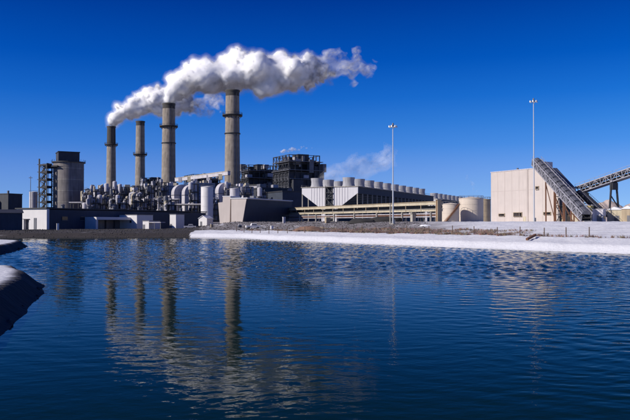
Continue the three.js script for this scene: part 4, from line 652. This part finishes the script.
// ---------------------------------------------------------------- small things on the ground
{
  const put = (px, py, d) => { const [x, z] = bearing(px, d); return [x, ground(x, z) - 0.03, z]; };
  let t = thing('fuel_bin', 'tan box-shaped bin standing on gravel below the trestle', 'bin', put(327.5, 0, 252), 0.4); part(t, 'body', [box(1.6, 1.9, 1.4)], M.tan); part(t, 'lid', [frustum(1.8, 1.6, 1.2, 1.0, 0.35, 0, 1.9, 0)], M.beige); part(t, 'leg', [box(1.7, 0.2, 0.2, 0, 0, 0.6)], M.rust);
  const car = (px, d, turn, material, label) => {
    const c = thing('pickup_truck', label, 'truck', put(px, 0, d), turn, 'small pickup trucks on the gravel');
    part(c, 'body', [box(5.1, 0.75, 1.8, 0, 0.45, 0)], material); const cab = part(c, 'cab', [frustum(2.2, 1.7, 1.6, 1.5, 0.75, 0.3, 1.2, 0)], material); part(cab, 'window', [frustum(1.9, 1.72, 1.5, 1.52, 0.5, 0.3, 1.3, 0)], M.glass);
    for (const [wx, wz] of [[-1.6, 0.85], [1.6, 0.85], [-1.6, -0.85], [1.6, -0.85]]) { const g = new THREE.CylinderGeometry(0.38, 0.38, 0.26, 14); g.rotateX(Math.PI / 2); g.translate(wx, 0.38, wz); part(c, 'wheel', [g], M.coal); }
  };
  car(253, 246, 0.3, M.white, 'white pickup truck on the gravel before the shade-dark flank of the hopper building');
  car(190, 300, 0.2, M.paleSteel, 'pale pickup truck parked by the white box building');
  const boxy = (px, d, w, h, label, m) => { const b = thing('equipment_box', label, 'box', put(px, 0, d), 0.5, 'small equipment boxes on the gravel'); part(b, 'body', [box(w, h, w * 0.8)], m); part(b, 'lid', [box(w + 0.15, 0.1, w * 0.8 + 0.15, 0, h, 0)], M.roofSnow); };
  boxy(272, 232, 0.8, 1.5, 'small white upright box on the bank below the hopper building', M.white);
  boxy(58, 262, 0.8, 2.6, 'narrow white cabinet before the long dark shed', M.white);
  boxy(284, 262, 0.9, 2.2, 'grey cabinet at the left foot of the trestle', M.paleSteel);
  boxy(240, 255, 1.1, 0.8, 'low dark box right of the hopper building foot', M.navy);
  boxy(212, 262, 0.9, 1.2, 'tan box between the gabled hut and the hopper building', M.tan);
  // culvert pipe end that slants out of the bank
  const q = put(531, 0, 133), cv = thing('drain_culvert', 'dark slanting drain pipe lying on the snow by the fence', 'pipe', q, 0.9); part(cv, 'pipe', [beam([-2.2, 0.1, 0], [2.2, 0.9, 0], 0.4)], M.rust); part(cv, 'collar', [cyl(0.35, 0.35, 0.2, 2.1, 0.6, 0, 12)], M.concrete);
  // dirt heaps
  const R = RNG(14);
  [[309, 214, 1.5, 'orange brown dirt heap left of the tan bin'], [318, 222, 1.0, 'lower brown dirt heap right of the orange one'], [426, 196, 0.55, 'snow-dusted heap below the trestle pier'], [362, 240, 1.6, 'dark coal heap under the trestle left of the mast'], [384, 246, 2.0, 'larger dark coal heap under the trestle by the mast']].forEach(([px, d, h, label], k) => {
    const g = new THREE.SphereGeometry(1, 20, 10, 0, 6.2832, 0, Math.PI / 2), p = g.attributes.position; for (let i = 0; i < p.count; i++) { const f = 1 + 0.45 * fbm(p.getX(i) * 2 + k * 9, p.getY(i) * 2, p.getZ(i) * 2); p.setXYZ(i, p.getX(i) * h * 3.2 * f, p.getY(i) * h * f, p.getZ(i) * h * 2 * f); } g.computeVertexNormals();
    const o = part(scene, 'dirt_heap', [g], [M.brick, M.tan, M.roofSnow, M.coal, M.coal][k]); const w = put(px, 0, d); o.position.set(w[0], w[1] - 0.1, w[2]); tag(o, label, 'heap', 'heaps on the gravel');
  });
}
// dry grass along the fence and loose stones on the bank
{
  const R = RNG(5), blade = new THREE.BufferGeometry(), P = [], rr = RNG(2);
  for (let k = 0; k < 9; k++) { const a = rr() * 6.28, l = 0.35 + 0.4 * rr(), b = [0.12 * Math.cos(a * 3), 0.12 * Math.sin(a * 3)], w = 0.035; P.push(b[0] - w, 0, b[1], b[0] + w, 0, b[1], b[0] + Math.cos(a) * 0.25, l, b[1] + Math.sin(a) * 0.25); }
  blade.setAttribute('position', new THREE.Float32BufferAttribute(P, 3)); blade.computeVertexNormals();
  const N = 3200, g = new THREE.InstancedMesh(blade, new THREE.MeshStandardMaterial({ color: 0xffffff, roughness: 1, side: THREE.DoubleSide }), N), m = new THREE.Matrix4(), q = new THREE.Quaternion(), col = new THREE.Color(); let n = 0;
  for (let tries = 0; n < N && tries < N * 30; tries++) {
    const x = -25 + 95 * R(), z = -245 + 140 * R(), d = pondDistance(x, z); if (d < 12.5 || d > 28) continue;
    const px = 315 + FOCAL * x / -z, keep = smooth(0.0, 0.3, fbm(x * 0.25, z * 0.25, 3) + 0.15) * (d < 15 ? 0.8 : smooth(560, 470, px) * smooth(310, 370, px)); if (R() > keep) continue;
    q.setFromAxisAngle(new THREE.Vector3(0, 1, 0), R() * 6.28); const s = 0.5 + 0.7 * R(); m.compose(new THREE.Vector3(x, ground(x, z) - 0.03, z), q, new THREE.Vector3(s * 1.3, s, s * 1.3)); g.setMatrixAt(n, m); col.setRGB(0.19 + 0.12 * R(), 0.13 + 0.08 * R(), 0.105 + 0.05 * R()); g.setColorAt(n, col); n++;
  }
  g.count = n; g.name = 'dry_grass'; g.userData = { kind: 'stuff', label: 'reddish dry grass along the fence', category: 'grass' }; g.castShadow = true; scene.add(g);
  const stone = new THREE.IcosahedronGeometry(1, 0), K = 5000, s2 = new THREE.InstancedMesh(stone, new THREE.MeshStandardMaterial({ color: 0xffffff, roughness: 0.95 }), K); n = 0;
  for (let tries = 0; n < K && tries < K * 40; tries++) {
    const near = R() < 0.35, x = near ? -60 + 55 * R() : -110 + 175 * R(), z = near ? -150 + 140 * R() : -290 + 190 * R(), d = pondDistance(x, z), px = 315 + FOCAL * x / -z; if (d < 0.1) continue;
    if (x < -20 && z > -176 || x < -5 && z > -100 ? d > 0.5 || R() < 0.6 : x > -42 && d < 45 ? d < 15 || px > 430 : d > 60 || px > 400) continue;
    const s = 0.08 + 0.2 * R() * R(); m.compose(new THREE.Vector3(x, ground(x, z) + s * 0.2, z), q.setFromEuler(new THREE.Euler(R() * 6, R() * 6, R() * 6)), new THREE.Vector3(s * 1.3, s * 0.8, s)); s2.setMatrixAt(n, m); const c = 0.03 + 0.06 * R(); col.setRGB(c, c * 0.9, c * 0.85); s2.setColorAt(n, col); n++;
  }
  s2.count = n; s2.name = 'loose_stones'; s2.userData = { kind: 'stuff', label: 'dark loose stones on the banks', category: 'stones' }; s2.castShadow = true; scene.add(s2);
}

renderer.render(scene, camera);
